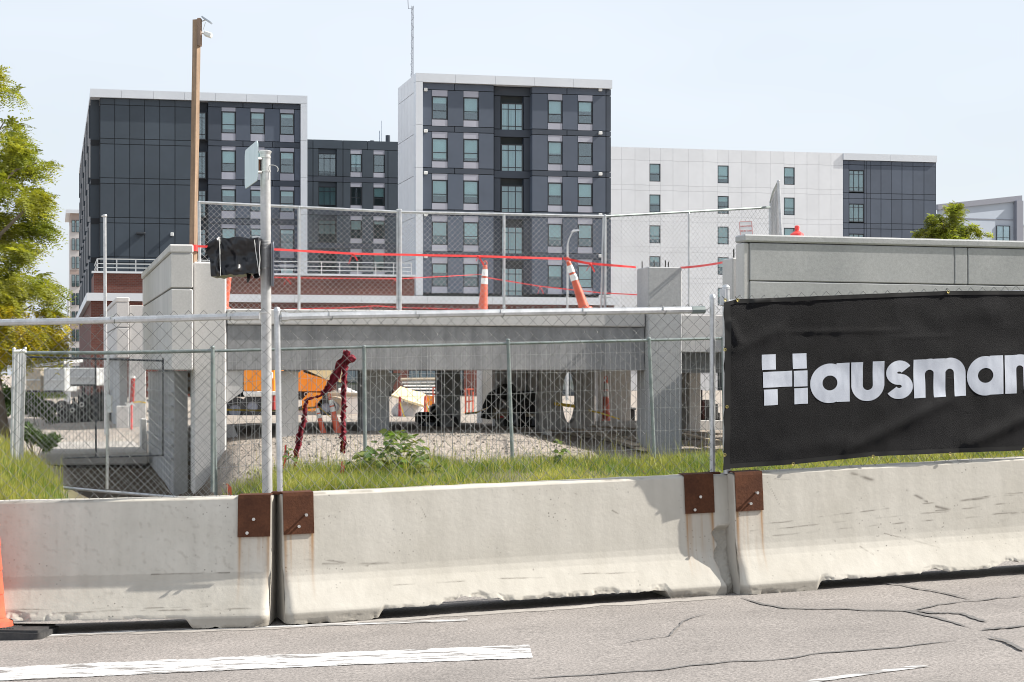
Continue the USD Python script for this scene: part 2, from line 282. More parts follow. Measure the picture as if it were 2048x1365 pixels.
# barrier concrete: wear primvar r = rust, g = dirt and pits, b = scuffs
usdkit.material(stage, '/World/Looks/barrier_concrete', {
    'g': ('geometry', {}), 'n': ('noise_texture', dict(scale=2.2, detail=6., roughness=.62)), 'r': ('rgb_ramp', dict(ramp=[(.3, (.42, .395, .345)), (.7, (.50, .475, .425))])),
    'mp': ('mapping', dict(scale=(9., 9., .5))), 'n2': ('noise_texture', dict(scale=1.6, detail=4.)), 'r2': ('rgb_ramp', dict(ramp=[(.35, g(.95)), (.65, g(1.03))])), 'm2': ('mix_color', dict(blend_type='multiply', fac=1., use_clamp=False)),
    'v': ('voronoi_texture', dict(scale=26., feature='f1')), 'vr': ('rgb_ramp', dict(ramp=[(.09, g(.38)), (.17, g(1.))])), 'vn': ('noise_texture', dict(scale=3.)), 'vm': ('map_range', dict(from_min=.50, from_max=.68, to_min=0., to_max=1., clamp=True)), 'm3': ('mix_color', dict(blend_type='multiply', use_clamp=False)),
    'at': ('attribute', dict(attribute='wear')), 'se': ('separate_color', {}),
    'mr': ('mix_color', dict(b=(.30, .15, .045))), 'md': ('mix_color', dict(b=(.17, .15, .125))), 'ms': ('mix_color', dict(b=(.10, .085, .07))),
    'bn': ('noise_texture', dict(scale=45., detail=6., roughness=.7)), 'bp': ('bump', dict(strength=.22, distance=.006)), 'p': ('principled_bsdf', dict(roughness=.85, specular_ior_level=.3))},
    [('g.position', 'n.vector'), ('n.fac', 'r.fac'), ('g.position', 'mp.vector'), ('mp.vector', 'n2.vector'), ('n2.fac', 'r2.fac'), ('r.color', 'm2.a'), ('r2.color', 'm2.b'),
     ('g.position', 'v.vector'), ('v.distance', 'vr.fac'), ('g.position', 'vn.vector'), ('vn.fac', 'vm.value'), ('vm.result', 'm3.fac'), ('m2.result', 'm3.a'), ('vr.color', 'm3.b'),
     ('at.color', 'se.color'), ('se.r', 'mr.fac'), ('m3.result', 'mr.a'), ('se.g', 'md.fac'), ('mr.result', 'md.a'), ('se.b', 'ms.fac'), ('md.result', 'ms.a'), ('ms.result', 'p.base_color'),
     ('g.position', 'bn.vector'), ('bn.fac', 'bp.height'), ('bp.normal', 'p.normal')], surface='p.BSDF')

# ================================================================ ground and road
GF = Fr(387, 34.7)                                   # garage grid: origin at the front left corner of its left front column
def garage_ab(X, Y):
    dx, dy = X - GF.O[0], Y - GF.O[1]
    return dx * GF.e1[0] + dy * GF.e1[1], dx * GF.e2[0] + dy * GF.e2[1]
def rz(X): return .055 + .035 * np.clip(X, -14, 14)
from scipy.interpolate import RegularGridInterpolator
KB = [-60, -22, -14, -9, -6.5, -4, -2, -.6, .4, 1.5, 4, 8, 14, 30, 80, 6000]
KA = [-5000, -40, -6, -3.2, -2.35, -1.7, -.2, .12, .60, 2, 4, 6, 7.6, 10, 14, 40, 5000]
ROWS = [[.9, .9, .9, .9, .9, .8, .7, .6, .5, .45, .4, .35, .35, .3, 0, 0]] * 2 + [
    [.4, .4, .55, .62, .62, .55, .5, .4, .35, .3, .15, -.1, -.15, -.15, 0, 0],
    [.15, .15, .3, .45, .42, .38, .3, .25, .2, .15, 0, -.15, -.18, -.15, 0, 0],
    [.1, .1, .05, .05, 0, -.15, -.4, -.6, -.62, -.6, -.55, -.45, -.25, -.2, 0, 0],
    [.1, .1, .0, -.2, -.35, -.5, -.6, -.65, -.68, -.65, -.6, -.5, -.25, -.2, 0, 0],
    [.1, .1, -.1, -.2, -.3, -.45, -.55, -.62, -.65, -.62, -.55, -.5, -.25, -.2, 0, 0],
    [.1, .1, -.05, -.1, -.2, -.4, -.5, -.55, -.5, -.4, -.2, 0, .1, -.15, 0, 0],
    [.1, .1, .05, .06, .04, -.05, -.1, .15, .40, .45, .45, .42, .3, -.1, 0, 0],
    [.1, .1, .05, .08, .12, .08, .10, .42, .50, .50, .48, .45, .45, .35, 0, 0],
    [.1, .1, .1, .12, .15, .1, .12, .44, .50, .50, .48, .45, .45, .35, 0, 0],
    [.1, .1, .1, .12, .15, .1, .12, .42, .48, .50, .48, .45, .45, .35, 0, 0],
    [.15, .15, .12, .15, .18, .1, 0, .02, .15, .25, .35, .4, .4, .35, 0, 0],
    [.2, .2, .2, .2, .2, .1, 0, -.03, .1, .2, .3, .35, .35, .3, 0, 0]] + [[.3] * 13 + [.3, 0, 0]] * 3
GI = RegularGridInterpolator((KA, KB), np.array(ROWS), bounds_error=False, fill_value=None)
def sstep(x): x = np.clip(x, 0, 1); return x * x * (3 - 2 * x)
def ground(X, Y, rough=True):
    X, Y = np.asarray(X, float), np.asarray(Y, float); a, b = garage_ab(X, Y)
    m = GI(np.stack([a, np.clip(b, -60, 6000)], -1))
    if rough: m = m + (meshkit.fbm(np.stack([X * .9, Y * .9, X * 0], -1), 4, 3) - .5) * .10 * np.exp(-np.maximum(Y - 30, 0) / 25)
    w = sstep((Y - (14.9 + .25 * np.clip(X, -14, 14))) / 6)
    return (rz(X) - .14) * (1 - w) + m * w
def knots(*segs):
    return np.unique(np.concatenate([np.linspace(a, b, n) for a, b, n in segs]))
gx = knots((-3000, -300, 6), (-300, -40, 9), (-40, -10, 16), (-10, 10, 121), (10, 40, 16), (40, 300, 9), (300, 3000, 6))
gy = knots((-200, 10, 8), (10, 20, 12), (20, 52, 210), (52, 90, 40), (90, 400, 14), (400, 6000, 8))
GX, GY = np.meshgrid(gx, gy, indexing='ij'); GZ = ground(GX, GY)
gm = grid(np.stack([GX, GY, GZ], -1))
aa, bb = garage_ab(GX, GY); nz = meshkit.fbm(np.stack([GX * .7, GY * .7, GX * 0], -1), 4, 9)
soil_and_shade = np.maximum(sstep((-3.0 - bb + (nz - .5) * 4) / 2.0), sstep((-2.0 - aa + (nz - .5) * 2) / .5) * (bb < 3)) * (GY < 60) * (GY > 14)
usdkit.material(stage, '/World/Looks/ground_mix', {
    'g': ('geometry', {}), 'n': ('noise_texture', dict(scale=.8, detail=5.)), 'r': ('rgb_ramp', dict(ramp=[(.3, (.29, .25, .215)), (.7, (.39, .345, .30))])),
    'fn': ('noise_texture', dict(scale=15., detail=4., roughness=.75)), 'fr': ('rgb_ramp', dict(ramp=[(.32, g(.55)), (.68, g(1.35))])), 'm': ('mix_color', dict(blend_type='multiply', fac=1., use_clamp=False)),
    'at': ('attribute', dict(attribute='soil_and_shade')), 'd': ('mix_color', dict(b=(.15, .14, .075))), 'trench_shade': ('mix_color', dict(b=(.085, .066, .048))), 'se': ('separate_color', {}), 'bp': ('bump', dict(strength=1., distance=.04)), 'p': ('principled_bsdf', dict(roughness=.95, specular_ior_level=.2))},  # dark brown mix stands in for shade in the left trench
    [('g.position', 'n.vector'), ('n.fac', 'r.fac'), ('g.position', 'fn.vector'), ('fn.fac', 'fr.fac'), ('r.color', 'm.a'), ('fr.color', 'm.b'), ('at.color', 'se.color'), ('se.r', 'd.fac'), ('m.result', 'd.a'), ('se.g', 'trench_shade.fac'), ('d.result', 'trench_shade.a'), ('trench_shade.result', 'p.base_color'), ('fn.fac', 'bp.height'), ('bp.normal', 'p.normal')], surface='p.BSDF')
q, base = solo('ground', gm, 'ground_mix', kind='structure', smooth=True, prim={'soil_and_shade': np.stack([soil_and_shade, sstep((aa + 2.3) / .3) * sstep((.5 - aa) / .4) * sstep((8.6 - bb) / .1) * sstep((bb + 13) / 2) * (GY > 17), 0 * soil_and_shade], -1).reshape(-1, 3)})  # red: soil under the grass; green: trench earth darkened to paint its shade
# loose stones that stand out on the gravel slope, sampled where the berm faces the road
def stones(n, fa, fb, lo, hi):
    ms = []
    for _ in range(n):
        a, b = R.uniform(*fa), R.uniform(*fb); x, y = GF.xy(a, b); s = lo + (hi - lo) * R.random() ** 3
        v = trimesh.creation.icosahedron(); vv = np.array(v.vertices) * s * R.uniform(.6, 1.25, 3) + R.normal(0, s * .12, (12, 3))
        ms.append(mv((vv, np.array(v.faces)), (x, y, float(ground(x, y)) + s * .25)))
    return cat(ms)
solo('loose_stones', cat(stones(1700, (.35, 8.2), (-2.6, 1.2), .008, .032), stones(500, (.5, 9.5), (-5, -2), .01, .05)), 'rock', kind='stuff')
NR = 60
rxs = np.concatenate([np.linspace(-70, -8, 12), np.linspace(-7, 7, 57), np.linspace(8, 70, 12)])
rys = np.linspace(0, 1, 20)
RX = np.repeat(rxs[:, None], 20, 1); far = 14.3 + .25 * np.clip(RX, -14, 14); RY = -30 + rys[None] * (far + 30)
roadq, roadb = solo('road', grid(np.stack([RX, RY, rz(RX)], -1)), 'asphalt', kind='structure', smooth=True)
def on_road(px, py):
    k, m = (px - CX) / F, (py - HY) / F              # H - m Y = .055 + .035 k Y
    Y = (H - .055) / (m + .035 * k); return np.array([k * Y, Y, H - m * Y])
def road_strip(px, w, lift, seed, rough=.25, n=120, taper=False):
    p = np.array([on_road(*q) for q in px]); d = np.r_[0, np.cumsum(np.linalg.norm(np.diff(p, axis=0), axis=1))]
    t = np.linspace(0, d[-1], n); c = np.stack([np.interp(t, d, p[:, i]) for i in range(3)], 1)
    rr = np.random.default_rng(seed)
    if taper: k_ = np.linspace(0, 1, n); c[:, 1] += sum(rr.normal(0, .05 / j) * np.sin(k_ * np.pi * 2 * j + rr.uniform(0, 6)) for j in range(1, 12)) * np.sin(k_ * np.pi) * min(1., d[-1])
    wob = lambda s: np.convolve(rr.normal(0, 1, n + 8), np.ones(5) / 5, 'same')[4:-4] * s
    tg = np.gradient(c, axis=0); tg /= np.linalg.norm(tg, axis=1, keepdims=True); sd = np.stack([-tg[:, 1], tg[:, 0], tg[:, 0] * 0], 1)
    ww = w / 2 * (np.minimum(1, np.minimum(np.arange(n), n - 1 - np.arange(n)) / (n * .12)) if taper else 1)
    A = c - sd * (ww * (1 + wob(rough)))[:, None]; B = c + sd * (ww * (1 + wob(rough)))[:, None]
    P = np.stack([A, B], 1); P[..., 2] = rz(P[..., 0]) + lift
    return grid(P)
sub(roadq, roadb, 'painted_line', road_strip([(-160, 1358), (12, 1349), (400, 1331), (700, 1318), (1062, 1304)], .50, .004, 1, .05, 400), 'road_paint')
sub(roadq, roadb, 'painted_line', road_strip([(60, 1273), (300, 1262), (560, 1254), (740, 1248), (935, 1241)], .10, .004, 2, .15), 'road_paint_worn')
sub(roadq, roadb, 'painted_line', road_strip([(1560, 1376), (1640, 1362), (1750, 1346), (1850, 1333)], .07, .004, 3, .06), 'road_paint_worn')
for i, (px, w) in enumerate([
        ([(1000, 1362), (1150, 1352), (1300, 1344), (1480, 1326), (1650, 1306), (1800, 1296), (1920, 1281)], .030),
        ([(1480, 1196), (1540, 1213), (1600, 1221), (1700, 1220), (1810, 1222), (1890, 1242), (1945, 1258)], .038),
        ([(1810, 1222), (1870, 1226), (1930, 1232), (1975, 1246)], .035), ([(1820, 1224), (1880, 1210), (1960, 1203), (2060, 1192)], .026),
        ([(1700, 1165), (1800, 1170), (1860, 1183), (1945, 1201)], .030), 
        ([(1960, 1262), (2010, 1258), (2060, 1252)], .035), ([(1975, 1275), (2010, 1285), (2050, 1305)], .028), ([(1230, 1292), (1340, 1270), (1365, 1245), (1420, 1228)], .012)]):
    sub(roadq, roadb, 'tar_seam', road_strip(px, w, .0045 + .0008 * i, 20 + i, .55, 90, True), 'tar')
# patch of pale dust and grit washed out along the foot of the barriers
sub(roadq, roadb, 'grit', road_strip([(-100, 1278), (200, 1268), (560, 1256), (900, 1232), (1440, 1196)], .14, .0025, 77, .5, 200), 'slab_concrete', kind='stuff')

# ================================================================ concrete barriers
def barrier(p0, p1, z0, z1, feet, seed, label, plates, chip_end=False, scuffs=()):
    p0, p1 = np.array(p0), np.array(p1); L = np.linalg.norm(p1 - p0); u = (p1 - p0) / L; n = np.array([u[1], -u[0]])
    HT, NS = .80, 400; s = np.unique(np.r_[np.linspace(0, .1, 14), np.linspace(.1, L - .1, NS), np.linspace(L - .1, L, 14)]); NS = len(s)
    nz1 = lambda f, k: meshkit.fbm(np.stack([s * f, s * 0 + seed, s * 0 + k], -1), 4, seed)
    foot = np.zeros(NS)
    for a, b in feet: foot = np.maximum(foot, sstep((s - a + .03) / .06) * sstep((b - s + .03) / .06))
    zb = .062 * (1 - foot) + np.maximum(0, nz1(2.2, 1) - .62) * .30 * (1 - foot) + np.maximum(0, nz1(16, 2) - .5) * .03
    q = np.r_[np.linspace(0, .14, 26), np.linspace(.14, .42, 46)[1:], np.linspace(.42, .97, 80)[1:]]
    Z = zb[:, None] + (HT - .012 - zb[:, None]) * q[None] / .97
    def hw(z): return np.interp(z, [0, .07, .085, .25, .29, .33, .79], [.288, .284, .278, .188, .172, .164, .116])
    S = np.repeat(s[:, None], len(q), 1); P3 = np.stack([S * 14, Z * 14, S * 0 + seed], -1)
    f1, f2 = meshkit.fbm(P3, 4, seed), meshkit.fbm(P3 * 2.7, 4, seed + 5)
    W = hw(Z) + (f2 - .5) * .0016
    low = np.clip((zb[:, None] + .02 + .10 * np.maximum(0, nz1(2.6, 4)[:, None] - .45) - Z) / .03, 0, 1)
    chip = low * np.clip((f1 - .40) * 5, 0, 1); W = W - chip * (.004 + .016 * f2)
    e = np.minimum(S, L - S); rd = .055; W = W - np.where((e < rd), (rd - np.sqrt(np.maximum(0, rd ** 2 - (rd - e) ** 2))) * np.clip((.36 - Z) / .2, .12, 1), 0)
    if chip_end:
        fl = meshkit.fbm(np.stack([S * 0, Z * 6, S * 0 + 2], -1), 3, 6); k = np.clip((S - (L - .09 - .16 * (fl - .4))) / .02, 0, 1) * sstep((.47 - Z) / .05); W = W - k * (.05 + .03 * f2); chip = np.maximum(chip, k * .35)
    def pt(S_, t, Z_):
        zz = z0 + (z1 - z0) * S_ / L + Z_
        return np.stack([p0[0] + u[0] * S_ + n[0] * t, p0[1] + u[1] * S_ + n[1] * t, zz], -1)
    front = pt(S, W, Z)
    tk = np.array([(.108, -.004), (.096, 0), (0, .001), (-.10, 0), (-.114, -.01)]); tn = (nz1(6, 8)[:, None] - .5) * .006
    top = pt(np.repeat(s[:, None], 5, 1), tk[None, :, 0] + 0 * tn, HT + tk[None, :, 1] + tn)
    bz = np.array([.6, .33, .25, .085, .02]); back = pt(np.repeat(s[:, None], 5, 1), np.repeat(-hw(bz)[None], NS, 0), np.maximum(bz[None], zb[:, None] + .0))
    loop = np.concatenate([front, top, back, front[:, :1]], 1); K = loop.shape[1]
    v, f = grid(loop)
    def wearof():
        w = np.zeros((NS, K, 3)); nf = len(q)
        w[:, :nf, 1] = np.clip(chip * .3 + np.clip((.075 - (Z - zb[:, None] * 0)) / .02, 0, 1) * .55 * foot[:, None], 0, 1)
        for a, b in plates:
            inside = sstep((S - a + .01) / .02) * sstep((b + .01 - S) / .02); st = meshkit.fbm(np.stack([S * 55, Z * 1.2, S * 0 + seed], -1), 3, 40)
            edge = np.exp(-np.minimum(abs(S - a - .012), abs(S - b + .012)) / .008)
            w[:, :nf, 0] = np.maximum(w[:, :nf, 0], np.clip(inside * (np.clip((st - .55) * 3.2, 0, 1) * .55 + edge * .8) * np.clip((Z - .12) / .35, 0, 1) * (Z < .56) + .18 * inside * np.clip((Z - .25) / .4, 0, 1), 0, .85))
        for a, b, za, zb_, th in scuffs:
            zl = za + (zb_ - za) * (S - a) / max(b - a, 1e-3) + (meshkit.fbm(np.stack([S * 3, S * 0, S * 0], -1), 3, 11) - .5) * .02
            w[:, :nf, 2] = np.maximum(w[:, :nf, 2], np.exp(-((Z - zl) / th) ** 2) * (S > a) * (S < b) * np.clip((meshkit.fbm(np.stack([S * 9, Z * 30, S * 0], -1), 3, 12) - .42) * 4, 0, 1) * (.75 if th < .012 else .22))
        top_d = np.clip((nz1(8, 9) - .55) * 4, 0, .6); w[:, nf:nf + 2, 1] = top_d[:, None]
        return w.reshape(-1, 3)
    wear = wearof(); n0 = len(v)
    for side, i in ((0, 0), (1, NS - 1)):
        ring = loop[i, :-1]; c = ring.mean(0); m = len(v); v = np.vstack([v, ring, c]); wear = np.vstack([wear, np.tile([[.05, .15, 0]], (len(ring) + 1, 1))])
        j = np.arange(len(ring)); tri = np.stack([np.full(len(ring), m + len(ring)), m + j, m + (j + 1) % len(ring)], 1); f = np.vstack([f, tri[:, ::-1] if side else tri])
    t = T('concrete_barrier', label, 'barrier', None)
    t.p('body', (v, f[:, ::-1]), 'barrier_concrete', smooth=True, prim={'wear': wear})
    for i, (a, b) in enumerate(plates):
        prof = [(.117 + .0595 * (HT - .03 - z) / .5 * 0 + (hw(z) - .116) + .004, z) for z in (.55, .63, .72, .79)] + [(.112, HT + .006), (.02, HT + .009)]
        prof = np.array(prof); prof[:, 0] = np.r_[hw(prof[:4, 1]) + .004, prof[4:, 0]]
        o = prof.copy(); o[:4, 0] += .008; o[4] = (.122, HT + .012); o[5, 1] += .007
        ring = np.vstack([prof, o[::-1]]); A = pt(np.full(12, a), ring[:, 0], ring[:, 1]); B = pt(np.full(12, b), ring[:, 0], ring[:, 1])
        vv = np.vstack([A, B]); k = 12; j = np.arange(k); ff = quads(np.stack([j, (j + 1) % k, k + (j + 1) % k, k + j], 1))
        caps = np.array([[i_, i_ + 1, k - 2 - i_] for i_ in range(5)] + [[i_, k - 2 - i_, k - 1 - i_] for i_ in range(5)])
        pl = t.p('connector_plate', (vv, np.vstack([ff, caps[:, ::-1], caps + k])), 'rust_plate', smooth=False)
        for (ds, zz, st) in ((.5, .66, .034), (.30, .575, .022)) if a > L / 2 else ((.72, .67, .036), (.48, .60, .028)):
            sx = a + (b - a) * ds; b0 = pt(np.array([sx]), np.array([hw(zz) + .008]), np.array([zz]))[0]; d = np.array([n[0], n[1], 0.])
            if a > L / 2: st *= .45
            t.p('bolt', cat(tube([b0, b0 + d * st], .006, 8), tube([b0 + d * st, b0 + d * (st + .008)], .0105, 6)), 'steel' if i != 9 else 'rust_plate', parent=pl)
    t.done(); return pt, L
def XY(px, Y): return ((px - CX) / F * Y, Y)
b1 = barrier((-4.46, 12.36), (-1.508, 12.31), -.06, .0065, [(2.46, 3.1)], 3, 'leftmost concrete barrier, its upper face in shade, one rust brown plate at its end', [(2.742, 2.946)], scuffs=[(-.1, 3., .118, .112, .004), (.5, 2.6, .135, .128, .003), (2.2, 2.7, .33, .33, .004), (1.2, 1.23, .66, .6, .006), (1.55, 1.57, .70, .74, .006), (2.4, 2.6, .16, .14, .008), (1.9, 1.97, .22, .21, .012)])
b2 = barrier(XY(557, 12.33), XY(1446, 13.22), .014, .098, [(-.1, .60), (2.55, 3.2)], 5, 'middle concrete barrier with rust brown plates at both ends and a broken right end', [(.006, .20), (2.72, 2.93)], True, scuffs=[(1.9, 2.02, .74, .68, .004), (.9, .93, .68, .62, .006), (.25, .8, .36, .33, .006), (.3, .31, .66, .6, .004), (1.62, 1.64, .3, .24, .006), (.02, .25, .42, .38, .008), (.2, .55, .40, .33, .005), (2.2, 2.25, .6, .57, .005), (.7, 2.4, .20, .19, .003)])
b3 = barrier(XY(1453, 13.12), (1.447 + 3.3 * .9555, 13.12 + 3.3 * .295), .104, .104 + .117, [(-.1, .55)], 8, 'scuffed concrete barrier at the right, under the black banner', [(.006, .205)], scuffs=[(.25, 2.6, .38, .43, .004), (.2, 2.2, .46, .56, .0035), (.1, 1.6, .42, .46, .003), (.85, 1.05, .77, .70, .011), (1.28, 1.45, .62, .53, .009), (1.5, 1.7, .50, .45, .009), (1.45, 1.6, .72, .74, .006), (2.0, 2.9, .40, .42, .035), (.24, .33, .75, .58, .003), (.3, .48, .76, .74, .003), (.55, .62, .64, .65, .004), (.7, .73, .33, .31, .006), (.9, 1.0, .27, .2, .004), (1.5, 2.6, .47, .50, .004), (1.6, 2.6, .53, .55, .005), (1.1, 1.5, .34, .22, .003)])

# ================================================================ chain link
def chainlink(c00, c10, c01, c11, p=.044, r=.0022, sag=.012, seed=0, hook=.03):
    """c00 bottom left, c10 bottom right, c01 top left, c11 top right. Zigzag wires hooked into each other."""
    c00, c10, c01, c11 = map(np.asarray, (c00, c10, c01, c11))
    L = np.linalg.norm(c10 - c00); Hh = np.linalg.norm(c01 - c00); n = int(L / p); m = max(2, int(round(Hh / p)))
    nrm = np.cross(c10 - c00, c01 - c00); nrm /= np.linalg.norm(nrm); vs, fs, cnt = [], [], 0
    for i in range(n):
        k = np.arange(m + 1); u = (i + ((k + i) % 2) * 1.0) / n; w = k / m
        q = np.stack([u * L * 3, w * Hh * 3, u * 0 + seed], -1)
        u2 = u + (meshkit.noise(q, 1) - .5) * sag / L * 1.6; w2 = w + (meshkit.noise(q, 2) - .5) * sag / Hh * 1.6
        P = (c00 * (1 - u2)[:, None] + c10 * u2[:, None]) * (1 - w2)[:, None] + (c01 * (1 - u2)[:, None] + c11 * u2[:, None]) * w2[:, None]
        off = (((k + i) % 2) * 2 - 1) * r * .9 + (meshkit.noise(q * .4, 4) - .5) * .05
        v, f = tube(P + nrm * off[:, None], r, 3, caps=False); fs.append(f + cnt); vs.append(v); cnt += len(v)
    return (np.vstack(vs), np.vstack(fs))
def post(p, top, r, n=12, cap=True):
    p = np.asarray(p, float); q = np.array([top[0], top[1], top[2]])
    m = tube([p, q], r, n)
    return cat(m, mv(lathe([(r * 1.15, -.006), (r * 1.15, .008), (r * .7, .022), (0, .026)], n), q)) if cap else m
def rail_fence(name, label, pts_post, rail, mesh, cat_='fence', r=.0165, rr_=.021, wire='wire_near', matl='galv', ties=True, wr=.0021, p=.046, seed=1, posts_open=False, group=None, mesh_name='chain_link_mesh'):
    t = T(name, label, cat_, group)
    for a, b in pts_post: t.p('post', post(a, b, r, cap=not posts_open), matl)
    if rail is not None:
        rl = np.array(rail); q = t.p('top_rail', tube(rl, rr_), matl)
        if ties:
            for s in np.linspace(.1, .9, int(max(2, np.linalg.norm(rl[-1] - rl[0]) / .55))):
                c = rl[0] * (1 - s) + rl[-1] * s; d = rl[-1] - rl[0]; d /= np.linalg.norm(d); g_ = np.linspace(0, 2 * np.pi, 13); nn = np.cross(d, [0, 0, 1.])
                t.p('tie_wire', tube(c + (rr_ + .003) * (np.cos(g_)[:, None] * nn + np.sin(g_)[:, None] * np.array([0, 0, 1.])) + d * (g_[:, None] - 3) * .004, .0035, 5), 'wire_grey', parent=q)
    t.p(mesh_name, chainlink(*mesh, p=p, r=wr, seed=seed) if isinstance(mesh, (list, tuple)) and len(mesh) == 4 else mesh, wire, smooth=True, kind='stuff')
    return t
Yb2 = lambda px: Fr(557, 12.33, math.degrees(math.atan2(13.22 - 12.33, 1.4384 + 1.4840))).Y(px)
f = Fr(557, 12.33, math.degrees(math.atan2(.89, 2.9224)))
def on2(px, py): return U(px, py, f.Y(px))
t = rail_fence('chain_link_fence', 'chain link fence standing on the middle barrier, its thick rail ending at the banner', [(on2(560, 985), on2(554, 622)), (on2(1425, 946), on2(1425, 596))], [on2(572, 634), on2(700, 631), on2(1000, 626), on2(1406, 620)],
    (on2(556, 984), on2(1440, 945), on2(552, 618), on2(1440, 607)), rr_=.0235, r=.019, seed=4)
t.p('rail_sleeve', tube([on2(562, 634.3), on2(576, 634)], .029), 'galv'); t.p('rail_sleeve', tube([on2(1383, 620.6), on2(1409, 620)], .026), 'galv_green')
t.p('post_clamp', tube([on2(548, 634.5), on2(566, 634.3)], .012), 'galv')
for px, y in ((560, 985), (1425, 946)): q = on2(px, y); t.p('post_foot', cbox(q[0] - .05, q[0] + .05, q[1] - .05, q[1] + .05, q[2] - .012, q[2] + .006, .003), 'rust_plate')
t.done()
f1 = Fr(543, 12.31, -1.0)
def on1(px, py): return U(px, py, f1.Y(px))
t = rail_fence('chain_link_fence', 'left chain link fence whose top rail ends at the tall sign pole', [(on1(-60, 1010), on1(-60, 630))], [on1(-62, 646.5), on1(100, 643.5), on1(300, 638.5), on1(516, 632)],
    (on1(-60, 1012), on1(540, 991), on1(-60, 635), on1(540, 617)), rr_=.0215, r=.019, seed=6)
t.p('rail_sleeve', tube([on1(468, 633.5), on1(519, 632)], .027), 'galv')
t.done()
f3 = Fr(1453, 13.12, math.degrees(math.atan2(.295, .9555)))
def on3(px, py, dy=0.): return U(px, py, f3.Y(px) + dy)
t = rail_fence('chain_link_fence', 'chain link fence hidden behind the black banner, only its pointed wire ends showing', [(on3(1454, 948), on3(1452, 577)), (on3(2110, 908), on3(2110, 560))], [on3(1456, 606), on3(2110, 584)],
    (on3(1455, 946), on3(2112, 910), on3(1455, 592), on3(2112, 568)), r=.024, seed=8, ties=False)
t.p('post_cap_box', cbox(on3(1452, 580)[0] - .04, on3(1452, 580)[0] - .004, on3(1452, 580)[1] - .03, on3(1452, 580)[1] + .03, on3(1452, 612)[2], on3(1452, 578)[2], .004), 'galv')
t.done()

# ================================================================ banner with printed name
fb = Fr(1444, 13.0, math.degrees(math.atan2(.295, .9555)))
def bz(px, py): return fb.a(px), fb.z(px, py)
A0, A1 = fb.a(1443), fb.a(2120)
def btop(a): return np.interp(a, [A0, fb.a(1470), fb.a(1530), fb.a(1700), fb.a(1880), fb.a(2048), A1], [fb.z(1443, 606), fb.z(1470, 599), fb.z(1530, 597), fb.z(1700, 590), fb.z(1880, 583), fb.z(2048, 582), fb.z(2120, 579)])
def bbot(a): return np.interp(a, [A0, fb.a(1460), fb.a(1580), fb.a(1740), fb.a(1900), fb.a(2048), A1], [fb.z(1443, 941), fb.z(1460, 937), fb.z(1580, 929), fb.z(1740, 913), fb.z(1900, 906), fb.z(2048, 901), fb.z(2120, 897)])
def fold(a, z, p0, p1, w, h):                     # a soft crease between two photo points
    q0, q1 = np.array(bz(*p0)), np.array(bz(*p1)); d = q1 - q0; L = np.linalg.norm(d); d = d / L
    x, y = a - q0[0], z - q0[1]; s = x * d[0] + y * d[1]; t_ = -x * d[1] + y * d[0]
    return h * .42 * np.exp(-(t_ / w) ** 2) * sstep(s / (.25 * L) + .5) * sstep((L - s) / (.25 * L) + .5)
def bdisp(a, z):
    d = (meshkit.fbm(np.stack([a * 1.7, z * 2.2, a * 0 + 3], -1), 3, 2) - .5) * .045 + (meshkit.fbm(np.stack([a * 9, z * 5, a * 0], -1), 3, 5) - .5) * .008
    for p0, p1, w, h in (((1690, 900), (1900, 795), .05, .045), ((1930, 890), (2090, 815), .05, .05), ((1460, 705), (1560, 655), .045, .03), ((1575, 664), (1790, 662), .016, .012), ((1780, 676), (1900, 672), .012, .008),
                         ((1455, 640), (1475, 690), .03, .03), ((1500, 605), (1540, 598), .02, .02), ((1540, 905), (1700, 880), .06, .02), ((1850, 640), (2000, 620), .07, .02)): d = d + fold(a, z, p0, p1, w, h)
    return .03 + d
na, nv = 230, 90
AA = np.repeat(np.linspace(A0, A1, na)[:, None], nv, 1); VV = np.repeat(np.linspace(0, 1, nv)[None], na, 0)
edge = .012 * np.abs(np.sin(VV * 3.2 * np.pi)) ; AA = AA + edge * np.exp(-(AA - A0) / .04) 
ZZ = bbot(AA) + VV * (btop(AA) - bbot(AA)); ZZ += -.008 * np.abs(np.sin((AA - A0) / .36 * np.pi)) * np.where(VV > .5, (VV - .5) * 2, 0) ** 6
def bpt(a, z, lift=0.):
    q = np.empty(np.shape(a) + (3,)); d = bdisp(a, z) + lift; q[..., 0] = fb.O[0] + a * fb.e1[0] - d * fb.e2[0]; q[..., 1] = fb.O[1] + a * fb.e1[1] - d * fb.e2[1]; q[..., 2] = z; return q
t = T('banner', 'black mesh banner with big pale grey lettering tied to the fence at the right', 'banner')
vv, ff = grid(bpt(AA, ZZ)); t.p('cloth', (vv, ff[:, ::-1]), 'black_fabric', smooth=True)
hem = []
for w0, w1 in ((0., .028), (.975, 1.)):
    V2 = np.repeat(np.linspace(w0, w1, 4)[None], na, 0); a2 = AA[:, :4] * 0 + np.linspace(A0, A1, na)[:, None]; z2 = bbot(a2) + V2 * (btop(a2) - bbot(a2)); hem.append(grid(bpt(a2, z2, .004)))
a2 = np.repeat(np.linspace(A0 + .004, A0 + .05, 4)[:, None], nv, 1); z2 = bbot(a2) + VV[:4] * (btop(a2) - bbot(a2)); hem.append(grid(bpt(a2, z2, .004)))
t.p('hem', cat([(m[0], m[1][:, ::-1]) for m in hem]), 'black_hem', smooth=True)
